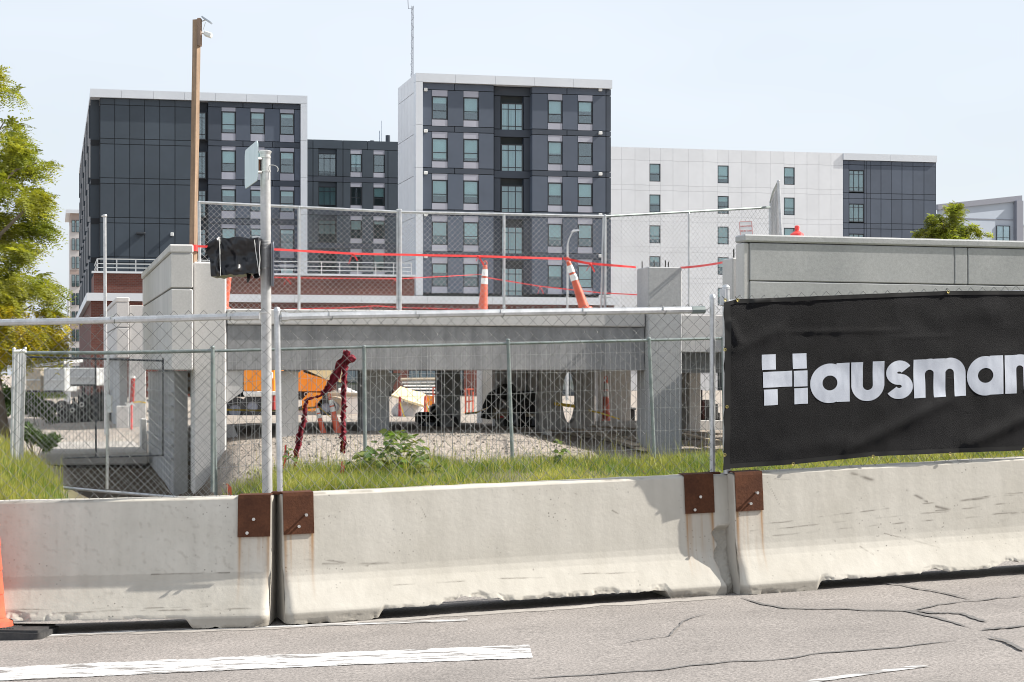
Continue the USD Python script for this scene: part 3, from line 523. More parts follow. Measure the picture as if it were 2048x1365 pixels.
# letters, drawn in photo pixels above a rising base line and laid on the cloth
def ring_a(x0, x1, xc, top=240, sw=80):
    Rr = (top + 4) / 2; o = Point(xc, Rr - 4).buffer(Rr, 48).intersection(sbox(xc - (xc - x0) * 1.0 - 60, -20, x1, 300)); o = affinity.scale(o, (xc - x0) / Rr, 1, origin=(xc, Rr - 4)) if xc - x0 < Rr else o
    return unary_union([o.intersection(sbox(0, -20, x1, 300)), sbox(x1 - sw, 0, x1, top)]).difference(Point(xc, 120).buffer(46, 32))
def letter_u(x0, x1, sw=71):
    xc = (x0 + x1) / 2; r = (x1 - x0) / 2
    return unary_union([sbox(x0, r, x1, 240), Point(xc, r - 3).buffer(r, 48)]).difference(unary_union([sbox(x0 + sw, r - 6, x1 - sw, 260), Point(xc, r - 6).buffer(r - sw, 32)]))
def arch(x0, x1, sw=72, top=240):
    xc = (x0 + x1) / 2; r = (x1 - x0) / 2
    return unary_union([sbox(x0, 0, x1, top - r), Point(xc, top - r).buffer(r, 48), sbox(x0, 0, x0 + sw, top - 2)]).difference(unary_union([sbox(x0 + sw, -20, x1 - sw, top - r + 4), Point(xc, top - r + 4).buffer(r - sw, 32)]))
def letter_s(xc):
    pts = [(xc + 48 * math.cos(x), 163 + 41 * math.sin(x)) for x in np.radians(np.linspace(28, 268, 30))] + [(xc + 50 * math.cos(x), 78 + 44 * math.sin(x)) for x in np.radians(np.linspace(88, -152, 30))]
    return LineString(pts).buffer(34, cap_style='flat')
GL = [('letter_block', sbox(372, 220, 460, 315)), ('letter_block', sbox(378, 110, 560, 207)), ('letter_block', sbox(382, 0, 469, 98)), ('letter_block', sbox(566, 217, 652, 312)), ('letter_block', sbox(571, 107, 655, 205)), ('letter_block', sbox(573, -1, 657, 97)),
      ('letter', ring_a(672, 915, 793)), ('letter', letter_u(925, 1128)), ('letter', letter_s(1222)), ('letter', unary_union([arch(1312, 1510), arch(1437, 1637)])), ('letter', ring_a(1645, 1866, 1757)), ('letter', arch(1877, 2066)), ('letter', arch(2078, 2262))]
for nm, pg in GL:
    m = poly(pg, .5); tm = trimesh.Trimesh(m[0], m[1]); 
    up = tm.submesh([np.where(tm.face_normals[:, 2] > .9)[0]], append=True); v2, f2 = trimesh.remesh.subdivide_to_size(np.array(up.vertices), np.array(up.faces), 9)
    zx = v2[:, 0]; py = 560 + (780 - (zx - 385) * .0485 - v2[:, 1]) / 3.102; px = 1400 + zx / 3.102
    aq = np.array([fb.a(x) for x in px]); zq = np.array([fb.z(x, y) for x, y in zip(px, py)])
    t.p(nm, (bpt(aq, zq, .0012), f2), 'banner_print', smooth=True)
def torus(c, R0, r0, nrm, n=14):
    g_ = np.linspace(0, 2 * np.pi, n); nrm = np.asarray(nrm) / np.linalg.norm(nrm); x = np.cross(nrm, [0, 0, 1.]); x = x / np.linalg.norm(x) if np.linalg.norm(x) > .1 else np.array([1., 0, 0]); y = np.cross(nrm, x)
    return tube(c + R0 * (np.cos(g_)[:, None] * x + np.sin(g_)[:, None] * y), r0, 5)
for px, py in ((1446, 601), (1471, 601), (1890, 585), (1444, 700), (1449, 814), (1446, 910), (1582, 928), (1742, 913), (1895, 908), (2043, 899)):
    a_, z_ = bz(px, py); c = bpt(np.array(a_), np.array(z_), .008); t.p('grommet', torus(c, .0085, .0032, [-fb.e2[0], -fb.e2[1], 0]), 'brass')
    t.p('zip_tie', tube([c, c + np.array([R.normal(0, .012), .03, .025])], .0022, 5), 'black_hem')
t.done()

# ================================================================ channelizer posts
def channelizer(t, mats, c=(0, 0, 0), base=True, hgt=1.07, r0=.10, r1=.042, bands=((.60, .72), (.76, .90)), handle=True, n=20):
    z = np.array(c, float)
    R_ = lambda h: r0 + (r1 - r0) * h / (hgt - .1)
    hs = [0, .02, .02] + [x for k in np.arange(.16, hgt - .12, .155) for x in (k, k + .004)]; pr = [(R_(0) + .05, .0), (R_(0) + .045, .03), (R_(.03), .05)]
    for i, h in enumerate(np.arange(.05, hgt - .12, .15)): pr += [(R_(h) + .004, h + .001), (R_(h + .145) , h + .145), (R_(h + .147) + .004, h + .1475)]
    pr += [(r1, hgt - .10), (r1 * .8, hgt - .085), (0, hgt - .085)]
    pr = sorted(pr, key=lambda q: (q[1], -q[0])); pr[-1] = (0, pr[-1][1])
    b = t.p('body', lathe(pr, n, z), mats[0], smooth=40)
    for h0, h1 in bands: t.p('reflective_band', lathe([(R_(h0) + .0065, h0), (R_(h0) + .0075, h0 + .004), (R_(h1) + .0075, h1 - .004), (R_(h1) + .0065, h1)], n, z), mats[1], parent=b)
    if handle:
        g_ = np.linspace(-.3, math.pi + .3, 14); t.p('handle', tube(np.stack([.034 * np.cos(g_), 0 * g_, hgt - .06 + .055 * np.sin(g_)], 1) + z, .012, 6), mats[0])
    if base:
        o = Polygon([(-.2, -.12), (-.12, -.2), (.12, -.2), (.2, -.12), (.2, .12), (.12, .2), (-.12, .2), (-.2, .12)]); m = poly(o, .055); t.p('rubber_base', mv(m, z + [0, 0, -.055]), 'rubber')
t = T('traffic_channelizer', 'orange traffic channelizer on a black rubber base cut by the left picture edge', 'traffic cone')
c = U(-21, 1262, 12.05); c[2] = rz(c[0]) + .07
channelizer(t, ('orange_plastic', 'orange_sleeve'), c, base=False, hgt=1.12, r0=.098, r1=.03, bands=((.62, .70), (.78, .86)), n=32)
hb = np.array(trimesh.creation.box().vertices); o = sbox(-.36, -.15, .36, .15).buffer(.03, 8)
m1, m2 = poly(o, .05), poly(o.buffer(-.02), .065); t.p('rubber_base', mv(rot(cat(m1, m2), -6), (c[0], c[1] - .0, rz(c[0] - .0) - .0 + .001)), 'rubber')
for i in range(6): t.p('base_rib', mv(rot(cbox(.10 + i * .018, .108 + i * .018, -.12, .10, .064, .072), -6), (c[0], c[1], rz(c[0]) + .0)), 'rubber')
t.done()

# ================================================================ sign pole with shrouded box
PY = 12.95; pp = U(530.5, 303, PY)
t = T('sign_pole', 'tall bare metal sign pole with a plate seen edge on, between left and middle barriers', 'pole')
gz = rz(pp[0]) - .05; rp = .0345
t.p('shaft', tube([(pp[0] + .03, PY, gz), (pp[0] + .012, PY, .9), (pp[0], PY, pp[2] - .02)], rp, 24), 'pole_paint')
t.p('cap', mv(lathe([(rp * .98, -.03), (rp * 1.0, -.022), (rp * 1.22, -.006), (rp * 1.22, 0), (rp * .9, .006), (0, .008)], 24), pp), 'pole_paint')
A, B = U(489.5, 302, 13.22), U(515, 280, 12.62); C_, D_ = U(515, 357, 12.62), U(489.5, 379, 13.22); nn = np.cross(B - A, D_ - A); nn /= np.linalg.norm(nn); nn *= .006
def plate(corners, nrm, rad=.05):
    A, B, C_, D_ = corners; e1, e2 = B - A, D_ - A; w, h = np.linalg.norm(e1), np.linalg.norm(e2); o = sbox(rad, rad, w - rad, h - rad).buffer(rad, 6); m = poly(o, np.linalg.norm(nrm)); v = m[0]
    return (A + np.outer(v[:, 0], e1 / w) + np.outer(v[:, 1], e2 / h) + np.outer(v[:, 2], nrm / np.linalg.norm(nrm)), m[1])
sp = t.p('sign_plate', plate((A, B, C_, D_), nn), 'sign_back')
t.p('bracket', tube([U(515, 318, 12.9), U(524, 318, PY - .03)], .008, 6), 'steel'); t.p('bracket', tube([U(512, 345, 12.9), U(523, 345, PY - .03)], .01, 6), 'steel')
t.p('bracket_plate', cbox(pp[0] - .055, pp[0] - .03, PY - .04, PY + .01, U(0, 348, PY)[2], U(0, 316, PY)[2], .003), 'rust_plate')
for y in (315, 343, 483, 489, 497, 537, 626): c = U(530.5, y, PY); t.p('band_clamp', mv(lathe([(rp + .001, -.006), (rp + .004, -.005), (rp + .004, .005), (rp + .001, .006)], 24), c), 'steel')
g_ = np.linspace(-.5, math.pi * .75, 12); t.p('loose_wire', tube(np.stack([U(545, 338, PY)[0] + .04 * np.cos(g_), PY - .02 + 0 * g_, U(0, 340, PY)[2] + .03 * np.sin(g_)], 1), .003, 5), 'steel')
A, B = U(541, 486, 13.2), U(546.5, 484, 12.75); C_, D_ = U(546.5, 572, 12.75), U(541, 572, 13.2); nn = np.cross(B - A, D_ - A); nn *= .006 / np.linalg.norm(nn)
t.p('side_plate', plate((A, B, C_, D_), nn, .06), 'gray_trim')
t.done()
# box wrapped in black plastic sheeting
m = trimesh.creation.box((1, 1, 1)); 
for _ in range(5): m = m.subdivide()
v = np.array(m.vertices) * 2; v = np.sign(v) * np.abs(v) ** .9; x, y, z = v.T
def bil(x, z, q): # corners: left-bottom, right-bottom, left-top, right-top (photo px)
    a, b = (x + 1) / 2, (z + 1) / 2; q = np.array(q, float); return ((q[0] * (1 - a)[:, None] + q[1] * a[:, None]) * (1 - b)[:, None] + (q[2] * (1 - a)[:, None] + q[3] * a[:, None]) * b[:, None])
pxy = bil(x, z, [(430, 556), (519, 550), (425, 478), (524, 480)])
left = np.clip(-(x + .55) / .45, 0, 1); pxy[:, 0] += -7 * left * np.exp(-((z - .35) / .35) ** 2) ; pxy[:, 1] += 12 * left * np.clip(z, 0, 1)
pxy[:, 1] += np.clip(-z - .7, 0, 1) * 6 * (np.sin(x * 7) * .8 + np.sin(x * 17) * .5) - np.clip(z - .7, 0, 1) * 6 * np.sin(x * 7)
Yd = PY - .05 + y * .13; n3 = np.stack([x * 2.2, y * 2, z * 1.2], -1); fo = (meshkit.fbm(n3 * 1.0, 3, 3) - .5)
Yd -= (y < 0) * (.09 * fo + .02 * np.exp(-((x - .12 + .12 * z) / .09) ** 2) * (z > -.8) + .025 * np.exp(-((x + .62 - .1 * np.sin(z * 4)) / .08) ** 2))
P = np.stack([(pxy[:, 0] - CX) / F * PY, Yd, H - (pxy[:, 1] - HY) / F * PY], 1)
t = T('wrapped_signal_box', 'box wrapped in black plastic sheeting tied to the left of the sign pole', 'wrapped box')
t.p('plastic_sheet', (P, np.array(m.faces)), 'bag_plastic', smooth=50)
for q in ([(509, 480), (511, 500), (515, 525), (519, 552)], [(520, 482), (519, 500), (520, 520), (518, 548)], [(439, 478), (440, 510), (441, 552)]): t.p('string', tube([U(a_, b_, PY - .215) for a_, b_ in q], .0022, 5), 'white_sheet')
t.p('hanging_shred', cat(ribbon([U(498, 548, PY - .1), U(497, 558, PY - .12), U(495, 566, PY - .11)], [.03, .022, .012], (1, 0, 0)), ribbon([U(512, 548, PY - .1), U(514, 557, PY - .12), U(520, 552, PY - .1)], [.04, .03, .01], (1, 0, .3))), 'bag_plastic')
t.p('arm', tube([U(505, 476, PY), U(530, 476, PY)], .012), 'white_sheet'); t.p('arm', tube([U(505, 538, PY), U(530, 538, PY)], .012), 'steel')
t.done()

# ================================================================ apartment blocks
def window(t, fr, a0, a1, z0, z1, b, mid=.42, blind=.5, fw=.075, cols=1, rows=None, curtain=False):
    """Framed window: frame with bars, a pane in each light, a blind or curtain behind the glass."""
    rows = rows if rows is not None else [mid]
    zs = [z0 + (z1 - z0) * r for r in [0] + list(rows) + [1]]; as_ = np.linspace(a0, a1, cols + 1); bars = []
    for i, a in enumerate(as_): h = fw / 2 if 0 < i < cols else fw; s = a0 if i == 0 else (a1 - h if i == cols else a - h / 2); bars.append(fr.box(s, s + h, b - .05, b + .06, z0, z1))
    for i, z in enumerate(zs): h = fw * .7 if 0 < i < len(zs) - 1 else fw; s = z0 if i == 0 else (z1 - h if i == len(zs) - 1 else z - h / 2); bars.append(fr.box(a0 + .004, a1 - .004, b - .046, b + .056, s, s + h))
    w = t.p('window', cat(bars), 'window_frame', smooth=False)
    for i in range(cols):
        for j in range(len(zs) - 1): t.p('pane', fr.box(as_[i] + .01, as_[i + 1] - .01, b, b + .012, zs[j] + .01, zs[j + 1] - .01), 'glass', parent=w, smooth=False)
    if blind > 0: t.p('blind', fr.box(a0 + .03, a1 - .03, b + .12, b + .14, z1 - (z1 - z0) * blind, z1 - .02), 'curtain' if curtain else 'blind', parent=w, smooth=False)
def panel(t, fr, a0, a1, z0, z1, b0, b1, m, gap=.03, name='wall_panel'):
    if a1 - a0 > 2.2 * gap and z1 - z0 > 2.2 * gap: t.p(name, fr.box(a0 + gap / 2, a1 - gap / 2, b0, b1, z0 + gap / 2, z1 - gap / 2), m, smooth=False)
rb = random.Random(5)
# --- tall block in the middle
TW = Fr(830, 141.7); A = TW.a; zt = TW.z(830, 147); z165 = TW.z(844, 165.5); aR = A(1222.5)
t = T('apartment_block', 'tall slate grey apartment block with a pale frame round its roof and left side', 'building')
t.p('core', TW.box(.3, aR - .3, 1.3, 7.4, 0, zt - .6), 'room_dark', smooth=False)
t.p('roof_slab', TW.box(.25, aR - .05, .56, 7.45, zt - .6, zt - .15), 'white_joint', smooth=False)
for i in range(5): panel(t, TW, i * aR / 5, (i + 1) * aR / 5, z165, zt, -.30, .55, 'coping_metal', .02, 'roof_fascia')
zb0 = TW.z(844, 592)
zrow = [z165]; 
for k in range(5): zrow += [TW.z(880, 253 + 0 * k) - k * 3.06, TW.z(880, 264) - k * 3.06]
pz = np.linspace(zb0, z165, 6)
for i in range(5): panel(t, TW, 0, A(844.5), pz[i], pz[i + 1], -.30, .55, 'coping_metal', .02, 'frame_panel')
dW = 7.5                                            # white left side wall, in panels
side = Fr(830, 141.7, 13.4 + 90); 
t.p('side_wall', TW.box(.22, .3, .1, dW, 0, zt - .05), 'white_joint', smooth=False)
for i in range(5):
    for k in range(6):
        z1 = zt - 1.3 - (k - 1) * 3.06 if k else zt; z0 = max(zb0, zt - 1.3 - k * 3.06)
        if k == 0: z0 = zt - 1.3
        t.p('wall_panel', TW.box(.06, .2, .56 + i * (dW - .56) / 5 + .02, .56 + (i + 1) * (dW - .56) / 5 - .02, z0 + .02, z1 - .02), 'white_panel', smooth=False)
wcols = [(864, 895.5), (927, 957.5), (1096, 1125), (1156, 1185.5)]
piers = [(844.5, 864), (895.5, 927), (957.5, 988), (1064, 1096), (1125, 1156), (1185.5, 1212)]
bl = [[.55, .6, .55, .5], [.6, .6, .6, .0], [.6, .55, .6, .5], [.55, .75, .6, .55], [.95, .55, .55, .95]]
for k in range(5):
    zz = lambda y: TW.z(880, y) - k * 3.06
    top = z165 if k == 0 else zz(264) + 3.06 - 3.06
    y_t = 180.5; zt_, zb_ = zz(y_t), zz(252.5)
    # belt under the roof or between storeys
    zt2 = z165 if k == 0 else TW.z(880, 252.5) - (k - 1) * 3.06
    for a, b in ((844.5, 909), (909, 988), (1064, 1134), (1134, 1212)): panel(t, TW, A(a), A(b), zt_, zt2, .0, 1.25, 'slate_panel' if k == 0 else 'slate_dark', .05)
    panel(t, TW, A(988, .7), A(1064, .7), zt_ - .15, zt2, .7, 1.25, 'slate_dark', .05); panel(t, TW, A(1212), aR, zt_, zt2, 0, 1.25, 'slate_dark', .05)
    for a, b in piers: panel(t, TW, A(a), A(b), zb_, zt_, 0, 1.25, 'slate_panel', .05)
    panel(t, TW, A(1212), aR, zb_, zt_, 0, 1.25, 'slate_dark', .05)
    for a, b in ((988, 1001.5), (1047, 1064)): panel(t, TW, A(a, .7), A(b, .7), zb_, zt_ - .15, .7, 1.25, 'slate_dark', .05)
    for i, (a, b) in enumerate(wcols):
        panel(t, TW, A(a), A(b), zz(193), zt_, .03, .5, 'lavender_panel', .02, 'spandrel_panel'); panel(t, TW, A(a), A(b), zb_, zz(239.5), .03, .5, 'lavender_panel', .02, 'spandrel_panel')
        window(t, TW, A(a) + .01, A(b) - .01, zz(239.5) + .01, zz(193) - .01, .10, .38, bl[k][i] * rb.choice((1, 1, .45, 1.35)) + rb.uniform(-.08, .08))
    window(t, TW, A(1001.5, .7) + .03, A(1047, .7) - .03, zz(259) + .02, zz(199), .78, cols=3, rows=[.21, .79], blind=.92, curtain=True)
for k in range(6):
    for px in (851, 1200):
        q = TW.P(A(px), -.12, TW.z(px, 262.5 + (px - 851) * .012) + 3.06 - k * 3.06)
        if k == 0: q[2] = TW.z(px, 180)
        t.p('wall_light', TW.box(A(px) - .13, A(px) + .13, -.18, .01, q[2] - .12, q[2] + .12, .03), 'lamp_white')
t.p('base_wall', TW.box(A(844.5), aR, .1, 1.25, 0, zb0 + .02), 'slate_dark', smooth=False)
t.done()
# --- left block with a blank dark end
LW = Fr(180, 148.9); A = LW.a; zt = LW.z(180, 178.5); z196 = LW.z(200, 196); aR = A(614); zp = 5.5
t = T('apartment_block', 'apartment block with a wide blank charcoal end wall, standing behind the timber pole', 'building')
t.p('core', LW.box(1.1, aR - .3, 1.3, 60, 0, zt - .5), 'room_dark', smooth=False)
for i in range(7): panel(t, LW, i * aR / 7, (i + 1) * aR / 7, z196 if i else z196, zt, -.30, .9, 'coping_metal', .02, 'roof_fascia')
for i in range(6): panel(t, LW, A(600.5), aR, zp + (z196 - zp) * i / 6, zp + (z196 - zp) * (i + 1) / 6, -.30, .9, 'coping_metal', .02, 'frame_panel')
t.p('right_wall', LW.box(aR - .28, aR - .02, .9, 20, 0, zt), 'slate_dark', smooth=False)
t.p('roof_slab', LW.box(.02, aR - .02, .9, 60, zt - .45, zt - .05), 'coping_metal', smooth=False)
t.p('backing_wall', LW.box(A(200), A(385), .07, 1.25, zp, z196 - .01), 'joint_dark', smooth=False)
xs = [200, 229.5, 259.5, 289, 319.5, 350, 385]; pitch = LW.z(300, 280) - LW.z(300, 358.5)
zz = [z196, LW.z(300, 212.5)]
for k in range(6): zz += [LW.z(300, 279.5) - k * pitch, LW.z(300, 290.5) - k * pitch]
for i in range(6):
    for j in range(len(zz) - 1):
        if zz[j + 1] > zp: panel(t, LW, A(xs[i]), A(xs[i + 1]), zz[j + 1], zz[j], 0, .06, 'dark_panel', .05)
t.p('corner_return', LW.box(A(181.5), A(200) - .02, 1.2, 1.3, zp, z196 - .01), 'dark_panel', smooth=False)
for k in range(6): t.p('return_band', LW.box(A(181.5), A(200) - .03, 1.12, 1.18, zz[3 + 2 * k], zz[2 + 2 * k]), 'joint_dark', smooth=False) if 3 + 2 * k < len(zz) and zz[3 + 2 * k] > zp else None
# ribbed left flank with bay fins and windows, seen at a low angle
for k in range(6):
    z1 = z196 - .4 - k * pitch; z0 = z1 - pitch + .5
    for i in range(11):
        b0 = 1.6 + i * 5.2
        t.p('flank_fin', LW.box(-.05, .9, b0, b0 + .35, z0, z1), 'white_joint' if (i + k) % 2 else 'dark_panel', smooth=False)
        window(t, Fr(180, 148.9, 13.4 + 90) if False else LW, .3, .8, z0 + .3, z1 - .3, b0 + 1.2, .4, .5)
    t.p('flank_band', LW.box(.1, 1.0, 1.4, 60, z0 - .5, z0), 'slate_dark', smooth=False)
t.p('flank_wall', LW.box(.9, 1.08, 1.3, 60, 0, z196), 'slate_panel', smooth=False)
wcols = [(443, 471.5), (501, 529.5), (560, 588.5)]; piers = [(416, 443), (471.5, 501), (529.5, 560), (588.5, 600.5)]
for k in range(5):
    d = k * pitch; Z = lambda y: LW.z(515, y + 1.0) - d
    zt_, zb_ = Z(216), Z(282); zt2 = z196 if k == 0 else Z(282) + pitch
    for a, b in ((416, 486), (486, 545), (545, 600.5)): panel(t, LW, A(a), A(b), zt_, zt2, 0, 1.25, 'slate_dark', .05)
    for a, b in piers: panel(t, LW, A(a), A(b), zb_, zt_, 0, 1.25, 'slate_dark' if a < 420 else 'slate_panel', .05)
    for i, (a, b) in enumerate(wcols):
        panel(t, LW, A(a), A(b), Z(224), zt_, .03, .5, 'lavender_panel', .02, 'spandrel_panel'); panel(t, LW, A(a), A(b), zb_, Z(267.5), .03, .5, 'lavender_panel', .02, 'spandrel_panel')
        window(t, LW, A(a) + .01, A(b) - .01, Z(267.5) + .01, Z(224) - .01, .10, .40, rb.choice((.2, .25, .3, .45, .28, .6, .8, .12)))
    panel(t, LW, A(385, .5), A(416, .5), Z(284), Z(226.5) + .0 if k else Z(226.5), .52, .55, 'joint_dark', .01)
    window(t, LW, A(396, .4), A(412, .4), Z(281), Z(226.5), .40, cols=2, rows=[.2, .8], blind=.9, curtain=True)
t.p('recess_wall', LW.box(A(385), A(416), 1.0, 1.25, zp, z196), 'slate_dark', smooth=False)
t.p('flood_light', LW.box(A(281) - .35, A(281) + .35, -.45, .0, LW.z(281, 470), LW.z(281, 465), .05), 'window_frame'); t.p('wall_box', LW.box(A(344) - .13, A(344) + .13, -.25, .0, LW.z(344, 473), LW.z(344, 466), .03), 'lamp_white')
t.done()
# --- recessed dark link
KL = Fr(614, 178.4); A = KL.a; zt = KL.z(614, 278.5); aR = A(796)
t = T('apartment_block', 'recessed dark apartment block between two taller blocks, a chimney pipe on its roof', 'building')
t.p('core', KL.box(-3, aR + 4, 1.3, 16, 0, zt - .4), 'room_dark', smooth=False)
pitch = 3.06; zf = KL.z(700, 299)
for a, b in ((606, 626), (626, 686), (686, 735), (735, 800)): panel(t, KL, A(a), A(b), zf, zt, 0, 1.25, 'dark_panel', .05)
for k in range(6):
    Z = lambda y: KL.z(735, y) - k * pitch
    zt_, zb_ = Z(300), Z(355)
    for a, b in ((606, 626), (626, 637), (673, 686), (686, 701), (724, 747), (769.5, 776), (776, 800)): panel(t, KL, A(a), A(b), zb_, zt_, .0, 1.25, 'dark_panel', .05)
    for a, b in ((606, 626), (626, 686), (686, 776), (776, 800)): panel(t, KL, A(a), A(b), zt_ - pitch, zb_, 0, 1.25, 'slate_dark', .05)
    panel(t, KL, A(637), A(673), Z(309), zt_, .25, .6, 'dark_panel', .02)
    window(t, KL, A(637), A(673), zb_, Z(309), .3, cols=3, rows=[.2, .79], blind=(.0, .8, .6, 0, .7, .5)[k], curtain=True)
    for i, (a, b) in enumerate(((701, 724), (747, 769.5))):
        panel(t, KL, A(a), A(b), Z(309), zt_, .03, .5, 'lavender_panel', .02, 'spandrel_panel'); panel(t, KL, A(a), A(b), zb_, Z(345.5), .03, .5, 'lavender_panel', .02, 'spandrel_panel')
        window(t, KL, A(a) + .01, A(b) - .01, Z(345.5), Z(309), .1, .42, (.7, .0, .5, .2)[(i + k) % 4])
q = KL.P(A(783), 2.0, 0); t.p('chimney_pipe', tube([(q[0], q[1], zt - .6), (q[0], q[1], KL.z(783, 266))], .22, 10), 'slate_dark'); q = KL.P(A(751), 2.0, 0); t.p('roof_vent', tube([(q[0], q[1], zt - .6), (q[0], q[1], KL.z(751, 276.5))], .2, 8), 'slate_dark')
t.done()
# --- long white block on the right
RW = Fr(1222, 190.0); RW = Fr(1222, 190.9); A = RW.a; zt = RW.z(1222, 293.5); aD, aR = A(1686), A(1873)
t = T('apartment_block', 'long white panelled apartment block at the right with a charcoal end bay', 'building')
t.p('core', RW.box(-6, aR - .3, 1.0, 14, 0, zt - .5), 'room_dark', smooth=False)
pitch = 3.05; wz = lambda y: RW.z(1310, y)
wc = [(1299, 1321), (1435.5, 1457.5), (1568, 1589.5)]
t.p('backing_wall', RW.box(-6, A(1299), .07, .95, 0, zt - .02), 'white_joint', smooth=False)
edges = [A(1190), A(1221), A(1243), A(1270), A(1299), A(1321), A(1346), A(1377), A(1406), A(1435.5), A(1457.5), A(1483), A(1512), A(1541), A(1568), A(1589.5), A(1614), A(1638), A(1662), aD]
for a0, a1 in ((A(1321), A(1435.5)), (A(1457.5), A(1568)), (A(1589.5), aD)): t.p('backing_wall', RW.box(a0, a1, .07, .95, 0, zt - .02), 'white_joint', smooth=False)
lev = [zt, wz(321.5)]
for k in range(7): lev += [wz(371) - k * pitch, wz(381.5) - k * pitch]
lev = [z for z in lev if z > 2.]
wcol = {4, 9, 14}
for i in range(len(edges) - 1):
    for j in range(len(lev) - 1):
        k = (j - 1) // 2
        if i in wcol and j % 2 == 1 and j >= 1:
            zt_, zb_ = wz(328) - k * pitch, wz(363.5) - k * pitch
            panel(t, RW, edges[i], edges[i + 1], zt_, lev[j], 0, .95, 'white_panel', .015); panel(t, RW, edges[i], edges[i + 1], lev[j + 1], zb_, 0, .95, 'white_panel', .015)
            window(t, RW, edges[i] + .01, edges[i + 1] - .01, zb_, zt_, .08, .40, rb.choice((.55, .92, .5, .75, .6, .3)))
        else: panel(t, RW, edges[i], edges[i + 1], lev[j + 1], lev[j], 0, .95 if i in wcol else .06, 'white_panel', .015)
de = [A(x) for x in (1733, 1741, 1762, 1783, 1804, 1826, 1848, 1872)]; zf = RW.z(1780, 323); dlev = [zf] + [RW.z(1780, 332)] 
for k in range(6): dlev += [RW.z(1780, 388) - k * pitch, RW.z(1780, 399) - k * pitch]
dlev = [z for z in dlev if z > 2]
for i in range(2): panel(t, RW, aD + i * (aR - aD) / 2, aD + (i + 1) * (aR - aD) / 2, zf, zt, -.15, .95, 'coping_metal', .02, 'roof_fascia')
t.p('backing_wall', RW.box(A(1728.5), aR - .02, .07, .95, 0, zf), 'joint_dark', smooth=False)
for j in range(len(dlev) - 1):
    for i in range(len(de) - 1): panel(t, RW, de[i], de[i + 1], dlev[j + 1], dlev[j], 0, .06, 'slate_panel', .05)
    panel(t, RW, A(1686), A(1698), dlev[j + 1], dlev[j], 0, .95, 'slate_panel', .05)
    if j % 2 == 0: panel(t, RW, A(1698), A(1728.5), dlev[j + 1], dlev[j], 0.02, .95, 'slate_panel', .05)
    else: window(t, RW, A(1698), A(1728.5), dlev[j + 1] + .1, dlev[j] - .55, .1, cols=3, rows=[.2, .82], blind=.9, curtain=True); panel(t, RW, A(1698), A(1728.5), dlev[j] - .55, dlev[j], .02, .95, 'slate_panel', .05)
    panel(t, RW, A(1728.5), de[0], dlev[j + 1], dlev[j], 0, .06, 'slate_panel', .05)
t.done()
# --- brick podium in front
PO = Fr(830, 140.2); A = PO.a; aL, aM, aR = A(188), A(829), A(1236)
zcap, zb1, zb0 = PO.z(600, 551.5), PO.z(600, 590.0), PO.z(600, 606.0)
zcapt = PO.z(600, 547.5)
t = T('brick_podium', 'low red brick building with a white band and a railed roof terrace', 'building')
t.p('upper_wall', PO.box(aL, aM, 0, .5, zb1, zcap), 'brick', smooth=False); t.p('coping', PO.box(aL - .15, aM + .1, -.15, .65, zcap + .004, zcapt), 'coping_metal', smooth=False)
for i in range(8): a0, a1 = aL - .5 + (aR - aL + .5) * i / 8, aL - .5 + (aR - aL + .5) * (i + 1) / 8; panel(t, PO, a0, a1, zb0, zb1 - .004, -.25, .75, 'coping_metal', .02, 'band_panel')
zh = zb0 - 1.4
t.p('lintel_wall', PO.box(aL - .2, aR - .3, 0, .4, zh, zb0 - .004), 'brick', smooth=False)
pa = np.r_[aL - .2, np.arange(aL + 5.5, aR - 3, 5.2), aR - .3]
for i in range(len(pa) - 1):
    w = 4.6 if i == 0 else 1.1
    t.p('brick_pier', PO.box(pa[i], pa[i] + w, .002, .4, 0, zh - .002), 'brick', smooth=False)
    window(t, PO, pa[i] + w, pa[i + 1], .4, zh - .02, .15, cols=3, rows=[.3, .75], blind=0)
t.p('core', PO.box(aL + .3, aR - .4, 1.6, 6., 0, zb1 - .2), 'room_dark', smooth=False)
t.p('terrace_floor', PO.box(aL + .02, aM - .05, .52, 8.2, zb1 - .15, zb1 + .02), 'concrete', smooth=False)
t.p('side_wall', PO.box(aL - .2, aL + .25, .42, 55, 0, zb0 - .004), 'brick', smooth=False); t.p('side_upper_wall', PO.box(aL + .01, aL + .4, .52, 9, zb1, zcap), 'brick', smooth=False)
t.p('side_band', PO.box(aL - .5, aL + .25, .76, 55, zb0, zb1 - .006), 'coping_metal', smooth=False)
zr1 = PO.z(600, 523.5)
for i, a in enumerate(np.linspace(aL + .25, aM - .2, 18)): t.p('rail_post', PO.box(a - .03, a + .03, .10, .16, zcapt, zr1), 'rail_white', smooth=False)
for z in (zr1, zcapt + (zr1 - zcapt) * .62, zcapt + (zr1 - zcapt) * .3):
    t.p('rail', PO.box(aL + .2, aM - .2, .10, .16, z - .03, z + .03), 'rail_white', smooth=False); t.p('rail', PO.box(aL + .2, aL + .26, .17, 9, z - .03, z + .03), 'rail_white', smooth=False)
t.done()
def chair(px, y0, fr, b, name, label, mat_, w=.6, h=.95, cat_='chair', group=None):
    a = fr.a(px, b); z = zb1 + .02; t = T(name, label, cat_, group)
    t.p('seat', fr.box(a - w / 2, a + w / 2, b, b + .55, z + .38, z + .46, .02), mat_); t.p('backrest', fr.box(a - w / 2, a + w / 2, b + .5, b + .58, z + .47, z + h, .02), mat_)
    for sa in (-1, 1):
        for sb in (.03, .5): t.p('leg', fr.box(a + sa * (w / 2 - .04) - .025, a + sa * (w / 2 - .04) + .025, b + sb, b + sb + .04, z, z + .38), 'window_frame')
    t.done()
chair(226, 0, PO, 1.2, 'terrace_chair', 'pale chair behind the railing at the left end of the terrace', 'rail_white', .75, 1.1)
